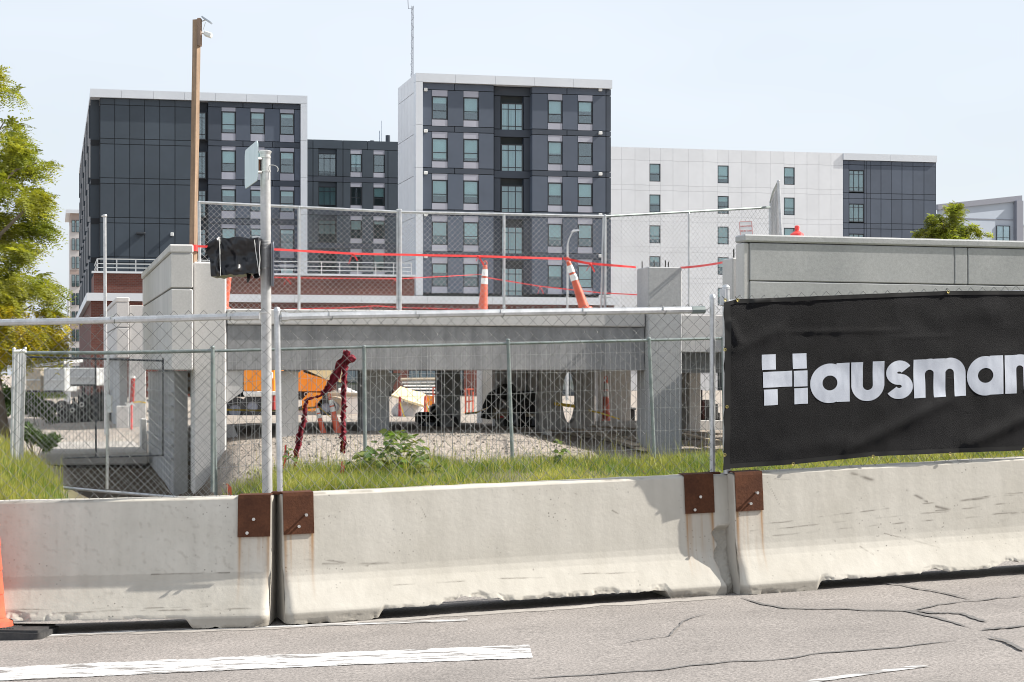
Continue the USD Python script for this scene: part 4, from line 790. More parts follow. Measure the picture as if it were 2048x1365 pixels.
chair(246, 0, PO, 1.4, 'terrace_chair', 'dark reclined chair on the terrace right of the pale chair', 'window_frame', .9, 1.0)
chair(305, 0, PO, 1.0, 'terrace_stool', 'dark tall stool on the terrace beside the big parapet panel', 'window_frame', .45, 1.2)
for px, w, lb in ((722, 1.7, 'blue padded bench on the terrace, the left one of two'), (762, 1.7, 'blue padded bench on the terrace, the right one of two')): chair(px, 0, PO, 1.3, 'terrace_bench', lb, 'seat_blue', w, 1.15, 'bench')
chair(690, 0, PO, 1.1, 'terrace_chair', 'pale grey chair on the terrace left of the blue benches', 'rail_white', .7, 1.2)
# --- far buildings at the edges
FG = Fr(1878, 235, 20); A = FG.a
t = T('gray_building', 'far blue grey building with a slanting roof edge behind the small tree', 'building')
aR = A(2036); zl, zr_ = FG.z(1878, 412), FG.z(2036, 393)
wall = Polygon([(0, 0), (aR, 0), (aR, zr_), (0, zl)]); t.p('wall', upright(poly(wall, .5), FG, 0, .5, 0), 'gray_cladding', smooth=False)
t.p('roof_edge', upright(poly(Polygon([(-.3, zl - .5), (aR + .4, zr_ - .55), (aR + .4, zr_ + .1), (-.3, zl + .15)]), 1.2), FG, 0, .9, 0), 'gray_trim', smooth=False)
t.p('corner_column', FG.box(A(2027), aR + .3, -.7, -.02, 0, zr_ - .6), 'gray_trim', smooth=False); t.p('belt', FG.box(.2, A(2026), -.06, -.01, FG.z(1960, 439), FG.z(1960, 437.5)), 'gray_trim', smooth=False)
window(t, FG, A(1992), A(2019), FG.z(2005, 500), FG.z(2005, 452), -.1, cols=2, rows=[.5], blind=.5); window(t, FG, A(1938), A(1949), FG.z(1945, 462), FG.z(1945, 450), -.1, blind=.3)
t.p('side_wall', FG.box(aR - .4, aR - .02, .55, 20, 0, zr_ - 1), 'gray_cladding', smooth=False)
t.done()
FB = Fr(2034, 300, 10); t = T('low_building', 'very distant pale low building at the right edge of the picture', 'building')
t.p('wall', FB.box(0, 20, 0, 12, 0, FB.z(2040, 453)), 'white_panel', smooth=False); t.p('parapet', FB.box(-.2, 20.2, -.2, 12, FB.z(2040, 452.8), FB.z(2040, 450)), 'gray_cladding', smooth=False); window(t, FB, 1.0, 2.6, 14, 17, -.1, blind=.3); t.done()
FT = Fr(140, 330, 13.4); A = FT.a; t = T('far_tower', 'distant beige apartment tower with cornice at the far left behind the dark block', 'building')
zt = FT.z(140, 420); t.p('wall', FT.box(0, 6, 0, 20, 0, zt - 2.2), 'beige_cladding', smooth=False); t.p('attic', FT.box(.05, 6, .05, 20, zt - 2.2, zt - .6), 'tan_cladding', smooth=False); t.p('cornice', FT.box(-.7, 6.2, -.6, 20, zt - .6, zt), 'coping_metal', smooth=False)
for k in range(9):
    z1 = FT.z(140, 441) - k * 3.1; window(t, FT, A(143.5), A(150), z1 - 2.0, z1, -.08, .45, .3); window(t, FT, A(152), A(159), z1 - 2.0, z1, -.08, .45, .3)
    if k % 3 == 2: t.p('brick_band', FT.box(-.02, 6, -.03, -.005, z1 - 3.0, z1 - 2.2), 'tan_cladding', smooth=False)
t.done()
# --- mast behind the tall block
t = T('radio_mast', 'thin lattice radio mast rising behind the tall block into the sky', 'mast'); b = U(823, 152, 165); tp = U(825, 12, 165)
for dx, dy in ((-.09, 0), (.09, 0), (0, .16)): t.p('leg', tube([(b[0] + dx, 165 + dy, 0), (tp[0] + dx, 165 + dy, tp[2])], 0.022, 5), 'gray_trim')
br = []
for i in range(60):
    z = tp[2] - i * .45; s = 1 if i % 2 else -1; x = np.interp(z, [b[2], tp[2]], [b[0], tp[0]]); br += [tube([(x - .09 * s, 165, z), (x + .09 * s, 165, z - .45)], .011, 3), tube([(x - .09 * s, 165, z), (x, 165.16, z - .45)], .011, 3)]
t.p('bracing', cat(br), 'gray_trim', kind='stuff'); t.p('whip_antenna', tube([(tp[0] - .35, 165, U(0, 18, 165)[2]), (tp[0] - .4, 165, U(0, -6, 165)[2])], .03, 5), 'gray_trim'); t.p('antenna_arm', tube([(tp[0] - .38, 165, U(0, 17, 165)[2]), (tp[0], 165, U(0, 17, 165)[2])], .02, 5), 'gray_trim'); t.done()
t = T('roof_antenna', 'two thin antennas on the recessed dark block', 'antenna')
for px, y in ((759, 262), (763, 242)): p0, p1 = U(px, 282, 183), U(px, y, 183); p0 = p0.copy(); p0[2] -= .6; t.p('rod', tube([p0, p1], .04, 5), 'gray_cladding')
t.done()

# ================================================================ street poles
def base_at(px, Y): x = (px - CX) / F * Y; return np.array([x, Y, float(ground(x, Y))])
t = T('street_lamp', 'small grey street lamp with a curved arm in front of the tall block', 'street lamp'); b = base_at(1134, 118); top = U(1135, 490, 118)
t.p('pole', tube([b, top], [.09, .06], 8), 'galv'); t.p('arm', tube([top, U(1138, 478, 118), U(1144, 466, 118), U(1149, 463, 118)], .045, 6), 'galv'); t.p('lamp_head', mv(hull(np.array([(-.25, -.12, 0), (.3, -.1, .05), (.3, .1, .05), (-.25, .12, 0), (-.15, 0, .14), (.2, 0, .15)])), U(1151, 464, 118)), 'galv'); t.done()
t = T('thin_pole', 'slim galvanized pole with a small ball on top before the blank charcoal wall', 'pole'); b = base_at(212, 58); tp = U(209.5, 432, 58)
t.p('pole', tube([b, tp], [.058, .048], 10), 'galv'); t.p('top_fitting', mv(lathe([(0, -.06), (.06, -.04), (.075, 0), (.05, .04), (0, .05)], 12), tp), 'galv'); t.p('side_knob', tube([tp + [-.05, 0, -.02], tp + [-.09, 0, 0]], .03, 8), 'galv'); t.done()
for px, yt, lb in ((137, 600, 'far thin traffic pole beside the brick building, the taller of a pair'), (131, 655, 'far thin traffic pole left of the taller one beside the left tree')):
    t = T('traffic_pole', lb, 'pole'); b = base_at(px, 95); tp = U(px, yt, 95); t.p('pole', tube([b, tp], .07, 8), 'galv'); t.p('signal_box', cbox(tp[0] - .18, tp[0] + .05, 94.85, 95.1, U(0, 715, 95)[2], U(0, 690, 95)[2], .03), 'machine_dark'); t.done()
# --- rough timber pole with solar light
t = T('timber_pole', 'tall rough timber pole with a small solar lamp on top, behind the parapet panel', 'pole')
Yp = 37.5; b = base_at(386, Yp); bt, tp = U(386.5, 520, Yp), U(393.5, 40, Yp); dxz = (tp - bt) / (tp[2] - bt[2]); b = bt + dxz * (1.2 - bt[2])
w = .063; fr = np.array([[-1, -1], [1, -1], [1, 1], [-1, 1]]) * w; rr_ = math.radians(-28); Q = np.array([[math.cos(rr_), -math.sin(rr_)], [math.sin(rr_), math.cos(rr_)]]); fr = fr @ Q.T * .88
lv = 14; ps = np.array([[[*(b + (tp - b) * k / (lv - 1))[:2] + fr[c] * (1 + .03 * math.sin(k * 2.1 + c)), (b + (tp - b) * k / (lv - 1))[2]] for c in range(4)] for k in range(lv)])
vv = ps.reshape(-1, 3); ff = [[k * 4 + c, k * 4 + (c + 1) % 4, (k + 1) * 4 + (c + 1) % 4, (k + 1) * 4 + c] for k in range(lv - 1) for c in range(4)]; ff += [[3, 2, 1, 0], [lv * 4 - 4, lv * 4 - 3, lv * 4 - 2, lv * 4 - 1]]
t.p('post', (vv, quads(ff)), 'timber', smooth=False)
p0, p1 = U(399.5, 38, Yp), U(400.5, 93, Yp); t.p('splice_board', cbox(p0[0] - .035, p0[0] + .035, Yp - .10, Yp + .06, p1[2], p0[2], .006), 'timber_dark')
q0 = U(412, 40, Yp); t.p('solar_panel', hexa([q0 + d for d in np.array([(-.08, -.10, .045), (.09, -.10, -.07), (.09, .12, -.07), (-.08, .12, .045), (-.06, -.10, .06), (.11, -.10, -.055), (.11, .12, -.055), (-.06, .12, .06)])]), 'gray_cladding'); t.p('panel_arm', tube([U(404, 43, Yp), q0], .012, 6), 'galv')
q0 = U(416, 69, Yp); t.p('lamp_head', rot(cbox(q0[0] - .07, q0[0] + .08, Yp - .09, Yp + .08, q0[2] - .05, q0[2] + .04, .015), 20, 'y', q0), 'lamp_white'); t.p('lamp_arm', tube([U(403, 66, Yp), q0], .02, 6), 'lamp_white'); t.p('cable', tube([U(404, 67, Yp), U(407, 58, Yp), U(411, 45, Yp)], .005, 4), 'white_sheet')
q0 = U(385, 497, Yp); t.p('red_wrap', tube([(q0[0], Yp, q0[2] - .06), (q0[0], Yp, q0[2] + .06)], .14, 10, False), 'tape_red')
t.done()

# ================================================================ parking structure being taken down
A = GF.a; DW = 10.2
t = T('parking_structure', 'half demolished grey concrete parking deck on stout columns behind the fences', 'parking deck')
def gpx(x0, x1, y0, y1, b0, b1, c=.015): return GF.px(x0, x1, y0, y1, b0, b1, c)
zd, zbt = GF.z(870, 621), GF.z(870, 741)             # deck top, beam underside
zmid = GF.z(870, 652)
t.p('column', GF.box(A(387), A(453), 0, .75, -.9, GF.z(420, 524), .03), 'concrete')
aL, aRc = A(455), A(1291)
t.p('edge_beam', GF.box(aL, aRc, .05, .60, zbt, zmid, .015), 'concrete_beam'); t.p('slab_edge', GF.box(aL, aRc, .0, .62, zmid + .003, zd, .02), 'concrete')
t.p('deck_slab', GF.box(aL - .6, A(1440) + 3.5, .63, DW, zd - .32, zd - .02), 'concrete')
for b in (2.4, 4.9, 7.4, 9.7): t.p('floor_beam', GF.box(aL - .3, A(1440) + 3, b, b + .35, zbt + .05, zd - .33), 'concrete_panel', label=None)
a = A(453); zc = GF.z(470, 742)
t.p('corbel', xf(hexa([(a, .1, GF.z(470, 806)), (a + .02, .1, GF.z(470, 806)), (a + .02, .6, GF.z(470, 806)), (a, .6, GF.z(470, 806)), (a, .1, zc - .38), (a + .30, .1, zc - .38), (a + .30, .6, zc - .38), (a, .6, zc - .38)]), GF), 'concrete', smooth=False)
t.p('corbel_head', GF.box(a + .002, a + .30, .1, .6, zc - .377, zbt - .004), 'concrete')
zc2 = GF.z(1320, 535)
t.p('column', GF.box(A(1293), A(1360), -.12, .62, -.6, zc2, .018), 'concrete_panel', label='right front column with four rebar stubs on its top')
for dx, db in ((.12, .1), (.32, .06), (.0, .5), (.52, .5)): q = GF.xy(A(1293) + .04 + dx, -.1 + db); t.p('rebar', tube([(q[0], q[1], zc2 - .05), (q[0] + R.normal(0, .008), q[1], zc2 + .13)], .012, 6), 'machine_dark')
t.p('edge_beam', GF.box(A(1362), A(1470), -.05, .5, GF.z(1400, 705), GF.z(1400, 630), .015), 'concrete', label='pale short beam right of the right front column'); t.p('under_beam', GF.box(A(1362), A(1470), .52, .9, GF.z(1400, 746), GF.z(1400, 703)), 'concrete_panel')
# inner columns
for x0, x1, b0, dd, m in ((560, 597, .25, .4, 'concrete'), (724, 779, 1.2, .55, 'concrete_panel'), (881, 921, 5.6, .6, 'concrete_panel'), (964, 987, 10.6, .6, 'concrete'), (1164, 1190, 6.2, .5, 'concrete'), (1378, 1401, 4.0, .5, 'concrete')):
    t.p('column', GF.box(GF.a(x0, b0), GF.a(x1, b0), b0, b0 + dd, .0, zbt + (.045 if 2 < b0 < 10 else .4) - (.41 if b0 < 1 else 0), .012), m)
for x0, b0 in ((779, 1.2),): a = GF.a(x0, b0); t.p('corbel', xf(hexa([(a, b0 + .02, zbt - .40), (a + .02, b0 + .02, zbt - .40), (a + .02, b0 + .5, zbt - .40), (a, b0 + .5, zbt - .40), (a, b0 + .02, zbt - .05), (a + .22, b0 + .02, zbt - .05), (a + .22, b0 + .5, zbt - .05), (a, b0 + .5, zbt - .05)]), GF), 'concrete_panel', smooth=False)
# right inner walls: one pierced by a long oval opening, one with a low sill wall
b0 = 5.0; a0, a1 = GF.a(1078, b0), GF.a(1163, b0); oc, orr = GF.a(1140, b0), .17
w = sbox(0, .2, a1 - a0, zbt + .04).difference(affinity.scale(Point(oc - a0, GF.z(1140, 795, b0)).buffer(1, 32), orr, .56))
t.p('oval_wall', upright(poly(w, .28), GF, a0, b0 + .28, 0), 'concrete', smooth=20)
b0 = 6.4; t.p('sill_wall', GF.box(GF.a(1196, b0), GF.a(1480, b0), b0, b0 + .25, .1, GF.z(1300, 842, b0), .012), 'concrete'); t.p('back_wall', GF.box(GF.a(1196, 9.5), GF.a(1262, 9.5), 9.5, 9.75, .1, zbt + .6, .01), 'concrete')
for k in range(5): b0 = 8.2; x = 990 + k * 22; t.p('wall_fin', GF.box(GF.a(x, b0), GF.a(x + 17, b0), b0, b0 + .3, .2, zbt + .5), 'concrete')
# left side: parapet panels stepping back, wall below
def lpanel(b0, b1, z0, z1, zg, k=.004):
    a0, a1 = -.42, -.03; B0 = b0
    def lb(*q): v, f_ = cbox(*q); v = np.array(v); v[:, 2] += k * (v[:, 1] - B0); return xf((v, f_), GF)
    t.p('parapet_panel', lb(a0, a1, b0, b1, z0, zg - .012, .02), 'concrete', label=None); t.p('parapet_panel', lb(a0, a1, b0, b1, zg + .012, z1 - .16, .012), 'concrete')
    t.p('joint', lb(a0 + .03, a1 - .03, b0 + .02, b1 - .02, zg - .0125, zg + .0125), 'concrete_joint'); t.p('coping', lb(a0 - .03, a1 + .01, b0 - .01, b1, z1 - .155, z1, .025), 'concrete')
zt_ = GF.z(366, 489, -.3)
lpanel(-.3, 10.4, GF.z(366, 741, -.3), zt_, GF.z(366, 577, -.3))
t.p('side_wall', GF.box(-.30, -.05, .76, 10.1, -.9, GF.z(366, 741, -.3) - .01, .01), 'concrete_beam')  # darker beam concrete carries the shade of this wall in its colour
for k in range(6): z = .0 + k * .24; t.p('wall_ledge', GF.box(-.345, -.301, .9, 10.0, z, z + .05), 'concrete_beam')
b0 = 28.2; lpanel(b0, b0 + 14, GF.z(250, 716, b0), GF.z(250, 595, b0), GF.z(250, 655, b0))
t.p('column', GF.box(GF.a(259, b0), GF.a(292, b0), b0 + .1, b0 + .8, -.3, GF.z(275, 611, b0), .02), 'concrete'); t.p('column_pedestal', GF.box(GF.a(233, b0 - .2), GF.a(258, b0 - .2), b0 - .2, b0 + .09, -.3, GF.z(248, 812, b0), .02), 'concrete')
t.p('side_wall', GF.box(-.30, -.05, b0 + .85, b0 + 14, -.3, GF.z(250, 716, b0) - .01), 'concrete_panel'); t.p('foot_block', GF.box(GF.a(282, 10.6), GF.a(294, 10.6), 10.6, 11.3, -.3, GF.z(288, 838, 10.6), .02), 'concrete')
t.p('cross_wall', GF.box(A(1488), A(1488) + .3, -3.2, .5, -.6, 2.72, .015), 'concrete_panel')  # unseen wall added behind the banner so its shadow darkens the right column
t.done()
t = T('concrete_wedge', 'small sloping concrete wedge on the gravel right of the left front column', 'concrete block'); q0 = GF.xy(GF.a(463, .9), .9); gz = float(ground(*q0))
t.p('block', xf(hexa([(A(452) + .02, .8, gz - .1), (GF.a(480, .8), .8, gz - .1), (GF.a(480, .8), 1.3, gz - .1), (A(452) + .02, 1.3, gz - .1), (A(452) + .02, .8, gz + .22), (GF.a(468, .8), .8, gz + .2), (GF.a(468, .8), 1.3, gz + .2), (A(452) + .02, 1.3, gz + .22)]), GF), 'concrete', smooth=False); t.done()
# right parapet wall running out of the picture
WR = Fr(1487, 32.0, 14.5); A2 = WR.a
t = T('parapet_wall', 'long grey concrete parapet wall with recessed joints above the black banner', 'wall')
zt_, zj1, zj2 = WR.z(1500, 469), WR.z(1500, 485), WR.z(1500, 562); aE = A2(2200); v1, v2 = A2(1909), A2(1936)
def slope(a): return .00 * a
zt2 = WR.z(2048, 482.5); 
def wseg(a0, a1, z0, z1, b0, b1, c=.012, m='concrete_panel', nm='panel', s=None):
    k = (zt2 - zt_) / A2(2048); d0, d1 = k * a0, k * a1; v, f_ = cbox(a0, a1, b0, b1, z0, z1, c); v = np.array(v); v[:, 2] += k * v[:, 0]; t.p(nm, xf((v, f_), WR), m)
aS = A2(1500)
wseg(0, aE, zj1 + .006, zt_, -.03, .40, .025, 'concrete_panel', 'coping')
for a0, a1 in ((aS, v1 - .008), (v1 + .008, v2 - .008), (v2 + .008, aE)): wseg(a0, a1, zj2 + .008, zj1 - .008, 0, .3)
wseg(aS, aE, .9, zj2 - .008, 0, .3); wseg(.0, aS - .01, .9, zj1 - .008, .01, .36, .02, 'concrete', 'end_post'); wseg(aS + .01, aE - .02, .92, zj1, .05, .28, 0, 'concrete_joint', 'joint_backing')
t.done()
WC = Fr(1465, 33.2, 14.5); zc = WC.z(1475, 516); t = T('concrete_column', 'slim pale concrete column stub just left of the end of the parapet wall', 'column')
t.p('shaft', WC.box(0, WC.a(1490), 0, .5, -.2, zc, .02), 'concrete'); q = WC.xy(WC.a(1476), .2); t.p('rebar', tube([(q[0], q[1], zc - .02), (q[0], q[1], zc + .16)], .014, 6), 'machine_dark'); t.done()
t = T('slab', 'flat concrete drive slab in the shade of the parapet panel, at the left', kind='structure', cat=None) if False else None
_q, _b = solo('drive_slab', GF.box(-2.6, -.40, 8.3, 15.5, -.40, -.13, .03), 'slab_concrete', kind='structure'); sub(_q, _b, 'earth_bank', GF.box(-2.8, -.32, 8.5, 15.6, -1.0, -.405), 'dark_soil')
# reddish finial and parking notice behind the wall
t = T('sign', 'leaning white notice board with faded red lettering at the left end of the parapet wall', 'sign')
S0 = Fr(1481, 32.9, 8); w_, h_ = S0.a(1508), (497 - 443) / F * 33
def tilt(m): return upright(rot(m, 4.0), S0, .0, .0, S0.z(1483, 497))
o = sbox(.03, .03, w_ - .03, h_ - .03).buffer(.03, 6); t.p('board', tilt(poly(o, .006)), 'sign_white')
t.p('border', tilt(mv(poly(o.buffer(-.008).difference(o.buffer(-.014)), .002), (0, 0, .006))), 'print_red')
for tx, y, hh in (('Authorized Parking', .80, .026), ('Will Be Towed', .62, .03), ('At Owner', .42, .024)):
    m = meshkit.text_mesh(tx, hh, .002); v = np.array(m.vertices); s = min(1., (w_ - .04) / max(1e-6, v[:, 0].max() - v[:, 0].min())); v[:, 0] *= s; wd = v[:, 0].max()
    t.p('lettering', tilt(mv((v, np.array(m.faces)), (w_ / 2 - wd / 2, h_ * y - .01, .006))), 'print_red', smooth=False)
q = S0.P(w_ * .5, .03, 0); t.p('post', tube([(q[0], q[1], 2.6), (q[0] - .02, q[1], S0.z(1490, 445))], .02, 6), 'galv'); t.done()
t = T('red_marker', 'red rounded marker top poking up over the parapet wall', 'marker'); q = U(1594, 474, 34.5); s = 34.5 / F
t.p('body', mv(lathe([(.10, -.9), (.10, -2 * s), (15 * s, -1 * s), (13 * s, 6 * s), (7 * s, 10 * s), (4 * s, 12 * s), (5 * s, 19 * s), (4 * s, 22 * s), (0, 23 * s)], 14), q), 'tape_red'); t.done()

# ================================================================ fences on and around the deck
def dk(px, py, b=.45): Y = GF.Y(px, b); return U(px, py, Y)
zfb = zd - .02
def drop(p, z=zfb): return np.array([p[0], p[1], z])
P0, P1, P2 = dk(398, 405), dk(800, 424.5), dk(1210, 433)
t = T('deck_fence', 'long chain link fence on the deck running right from the timber pole to its corner', 'fence')
for px, y in ((398, 405), (598, 415), (800, 421), (1008, 429), (1210, 432)): p = dk(px, y); t.p('post', post(drop(p) + ([.02, 0, 0] if px == 398 else [0, 0, 0]), p, .027 if px != 800 else .034), 'galv')
t.p('post', post(drop(dk(795, 421)), dk(795, 421), .022), 'galv'); t.p('post', post(drop(dk(1202, 433)), dk(1207, 433), .02), 'galv')
t.p('top_rail', tube([P0, P1, P2], .026), 'galv')
t.p('chain_link_mesh', cat(chainlink(drop(P0) + [0, 0, .05], drop(P1) + [0, 0, .05], P0, P1, .052, .004, seed=11), chainlink(drop(P1) + [0, 0, .05], drop(P2) + [0, 0, .05], P1, P2, .052, .004, seed=12)), 'galv_wire', smooth=True, kind='stuff'); t.done()
P3 = U(1540, 415, GF.Y(1540, 1.6)); P4, P5 = U(1541, 405, GF.Y(1540, 1.6)), U(1557, 363, 35.6)
t = T('deck_fence', 'chain link fence on the deck whose rail slopes up to the parapet wall', 'fence')
for p, r in ((U(1378, 428, GF.Y(1378, 1.0)), .022), (P3, .024)): t.p('post', post(drop(p), p, r), 'galv')
t.p('top_rail', tube([P2, P3], .026), 'galv_green'); t.p('chain_link_mesh', chainlink(drop(P2) + [0, 0, .05], drop(P3) + [0, 0, .05], P2, P3, .052, .0038, seed=13), 'galv_wire', smooth=True, kind='stuff'); t.done()
t = T('chain_link_fence', 'taller chain link panel seen nearly edge on above the left part of the parapet wall', 'fence'); Q5 = np.array([P5[0] + .10, P5[1], zfb + .3])
t.p('post', post(Q5, P5, .028), 'galv'); t.p('post', post(drop(P4), P4, .022), 'galv'); t.p('top_rail', tube([P4, U(1546, 385, 38.2), P5], .022), 'galv_green')
t.p('chain_link_mesh', chainlink(drop(P4), Q5, P4, P5, .085, .004, seed=14), 'galv_wire', smooth=True, kind='stuff'); t.done()
# inner wire fence right, behind the grass
def Yi(px): return np.interp(px, [400, 740, 1430, 1500], [28.4, 28.9, 30.2, 30.4])
def ip(px, py): return U(px, py, Yi(px))
def irail(px): return np.interp(px, [430, 728, 1020, 1430, 1480], [702.5, 694.5, 687.5, 677.5, 676])
def weldmesh(x0, x1, yb, n, nh, r=.0026, seed=3):
    rr = np.random.default_rng(seed); ms = []
    for i in range(n):
        px = x0 + (x1 - x0) * i / (n - 1); a, b = ip(px + rr.normal(0, 1.2), irail(px)), ip(px + rr.normal(0, 2.5), yb(px)); k = np.linspace(0, 1, 7)[:, None]; P = a + (b - a) * k; P[1:-1, 0] += rr.normal(0, .006, 5); P[:, 1] += np.sin(k[:, 0] * 9 + i) * .01; ms.append(tube(P, r, 3, False))
    for j in range(nh):
        w = (j + .5) / nh; xs = np.linspace(x0, x1, 60); P = np.array([ip(x, irail(x) * (1 - w) + yb(x) * w) for x in xs]); P[:, 2] += np.cumsum(rr.normal(0, .004, 60)); ms.append(tube(P, r * .8, 3, False))
    return cat(ms)
yb_ = lambda px: np.interp(px, [430, 740, 1050, 1480], [958, 935, 925, 915])
t = T('wire_fence', 'inner wire fence with greenish pipe posts in the grass before the deck', 'fence')
for x0, y0, x1, y1 in ((426, 695, 432, 968), (728, 694, 731, 930), (1016, 681, 1026, 930), (1298, 678, 1310, 915), (1446, 677, 1450, 915)): p = ip(x1, y1); p[2] = float(ground(p[0], p[1])) - .1; t.p('post', post(p, ip(x0, y0), .028), 'galv_green')
t.p('top_rail', tube([ip(x, irail(x)) for x in np.linspace(428, 1480, 12)], .021), 'galv_green'); t.p('wire_mesh', weldmesh(434, 1480, yb_, 106, 6, .0036), 'galv_wire', smooth=True, kind='stuff'); t.done()
# inner chain link fence and gate at the left
def lp(px, py, Y=26.): return U(px, py, Y)
t = T('chain_link_gate', 'chain link gate panel hung across the shaded drive at the left, its bottom bar sagging', 'gate')
t.p('post', tube([lp(214, 979), lp(216, 710)], .019), 'galv'); t.p('top_rail', tube([lp(50, 706), lp(216, 706), lp(425, 702)], .024), 'galv_green'); t.p('bottom_rail', tube([lp(74, 971), lp(215, 984), lp(364, 996)], .02), 'galv')
t.p('latch_box', cbox(*(lambda c: (c[0] - .02, c[0] + .04, 25.93, 25.98, c[2] - .12, c[2] + .12))(lp(219, 808)), .004), 'galv')
t.p('post', post(lp(425, 985), lp(425, 696), .026), 'galv_green'); t.p('chain_link_mesh', cat(chainlink(lp(52, 962), lp(216, 982), lp(50, 706), lp(216, 706), .043, .0034, seed=21), chainlink(lp(217, 982), lp(424, 1000), lp(217, 706), lp(424, 702), .043, .0034, seed=22)), 'wire_grey', smooth=True, kind='stuff'); t.done()
t = T('fence_post_bundle', 'bundle of upright galvanized fence frames leaning together at the far left in the grass', 'fence posts')
for i, (x0, x1, yt) in enumerate(((22, 28, 699), (30, 34, 703), (35, 40, 702), (42, 45, 702), (44, 50, 698))): t.p('frame_post', post(lp(x0, 958 - i * 12, 25.6 + i * .12), lp(x1, yt, 25.6 + i * .12), .021 if i % 2 == 0 else .03), 'galv')
t.p('tie', tube([lp(28, 704, 25.55), lp(52, 703, 25.55)], .02), 'white_sheet'); t.done()
t = T('mesh_panel', 'dark framed fence panel standing on the drive slab behind the gate', 'fence'); d = lambda px, py: U(px, py, 33.0)
t.p('frame', cat(tube([d(52, 714), d(190, 718), d(325, 722)], .017), tube([d(326, 716), d(326, 912)], .018), tube([d(191, 700), d(192, 914)], .017), tube([d(128, 917), d(192, 915), d(328, 911)], .016)), 'window_frame')
t.p('wire_mesh', cat([tube([d(x, 720), d(x + R.normal(0, 1), 912)], .0028, 3, False) for x in np.arange(56, 326, 6.5)]), 'wire_grey', smooth=True, kind='stuff'); t.done()

# ================================================================ ribbons, tapes and channelizers of the site
def tape(name, label, pts, w, m, knots_=(), sag=0., cat_='barrier tape', twist=.25):
    p = np.array(pts, float); d = np.r_[0, np.cumsum(np.linalg.norm(np.diff(p, axis=0), axis=1))]; n = 60; s = np.linspace(0, d[-1], n); c = np.stack([np.interp(s, d, p[:, i]) for i in range(3)], 1)
    for i in range(len(d) - 1): k = (s >= d[i]) & (s <= d[i + 1]); u_ = (s[k] - d[i]) / (d[i + 1] - d[i]); c[k, 2] -= sag * 4 * u_ * (1 - u_)
    ang = np.cumsum(R.normal(0, twist, n)) * .35; sd = np.stack([0 * ang, np.sin(ang), np.cos(ang)], 1)
    t = T(name, label, cat_); t.p('strip', ribbon(c, w, sd), m, smooth=True)
    for q in knots_:
        q = np.array(q); t.p('knot', mv((trimesh.creation.icosphere(1).vertices * [w * .7, w * .6, w * .6], trimesh.creation.icosphere(1).faces), q), m)
        for dx, dz in ((-.09, -.17), (.10, -.15)): e = q + np.array([dx * R.uniform(.4, 1.2), -.02, dz * R.uniform(.5, 1.2)]); t.p('tail', ribbon([q, (q + e) / 2 + [0, -.02, .01], e], w * .9, (.6, 0, .5)), m)
    t.done()
YR = 35.6
tape('red_tape', 'thick red tape strung along the deck from the sign pole to the leaning channelizer', [dk(395, 493, .3), dk(545, 499, .3), dk(710, 508, .3), dk(960, 513, .3), dk(1124, 518, .3)], .042, 'tape_red', [dk(706, 509, .28), dk(957, 513, .28)], twist=.12)
tape('red_tape', 'red tape running from the leaning channelizer down to the right front column', [dk(1126, 517, .3), dk(1175, 527, .3), dk(1210, 530, .3), dk(1272, 535, .2)], .045, 'tape_red', [dk(1181, 529, .28)], twist=.2)
tape('red_tape', 'red tape between the right front column and the slim column stub', [dk(1360, 536, .1), U(1466, 521, 34.5)], .04, 'tape_red', sag=.02)
tape('red_tape', 'thin red tape low across the deck left of the upright channelizer', [dk(540, 555, 3.0), dk(650, 557, 3.0), dk(800, 558, 3.0), dk(968, 549, 3.0)], .02, 'tape_red', [dk(573, 558, 2.9), dk(790, 560, 2.9)])
tape('red_tape', 'thin red tape falling from the upright channelizer to the right behind the leaning one', [dk(976, 556, 3.0), dk(1080, 573, 3.0), dk(1200, 586, 3.0), dk(1275, 590, 3.0)], .022, 'tape_red', [dk(1080, 574, 2.9)])
tape('red_tape', 'lowest red tape along the deck edge just above the top rail', [dk(455, 621, .7), dk(640, 617, .7), dk(750, 612, .7), dk(870, 617, .7), dk(960, 619, .7)], .025, 'tape_red', [dk(741, 617, .68), dk(868, 618, .68)], sag=.01)
tape('yellow_tape', 'yellow caution tape tied at knee height across the left bay under the deck', [GF.P(GF.a(453, .9), .9, GF.z(455, 820, .9)), GF.P(GF.a(560, 3.3), 3.1, GF.z(560, 822, 3.3)), GF.P(GF.a(632, 1.6), 1.6, GF.z(632, 815, 1.6))], .035, 'tape_yellow')
tape('yellow_tape', 'yellow and black tape drooping from the left leaning channelizer under the deck to the ground', [GF.P(GF.a(636, 1.4), 1.4, GF.z(636, 813, 1.4)), GF.P(GF.a(665, 1.2), 1.2, GF.z(665, 838, 1.2)), GF.P(GF.a(684, 1.1), 1.1, GF.z(684, 867, 1.1))], .03, 'tape_yellow')
tape('yellow_tape', 'yellow tape stretched past the dark machine to the orange rack under the deck', [GF.P(GF.a(930, 7), 7, GF.z(930, 828, 7)), GF.P(GF.a(952, 7), 7, GF.z(952, 826, 7)), GF.P(GF.a(976, 6), 6, GF.z(976, 816, 6))], .05, 'tape_yellow')
tape('yellow_tape', 'yellow tape across the oval opening in the inner wall', [GF.P(GF.a(1108, 4.85), 4.85, GF.z(1108, 808, 4.85)), GF.P(GF.a(1150, 4.85), 4.85, GF.z(1150, 813, 4.85))], .07, 'tape_yellow', twist=.05)
tape('yellow_tape', 'yellow tape running down from the inner column to the sill wall', [GF.P(GF.a(1177, 6.1), 6.1, GF.z(1177, 821, 6.1)), GF.P(GF.a(1200, 6.1), 6.1, GF.z(1200, 826, 6.1)), GF.P(GF.a(1240, 6.3), 6.3, GF.z(1240, 839, 6.3))], .04, 'tape_yellow')
t = T('traffic_channelizer', 'orange and white channelizer standing almost upright on the deck left of the leaning one', 'traffic cone')
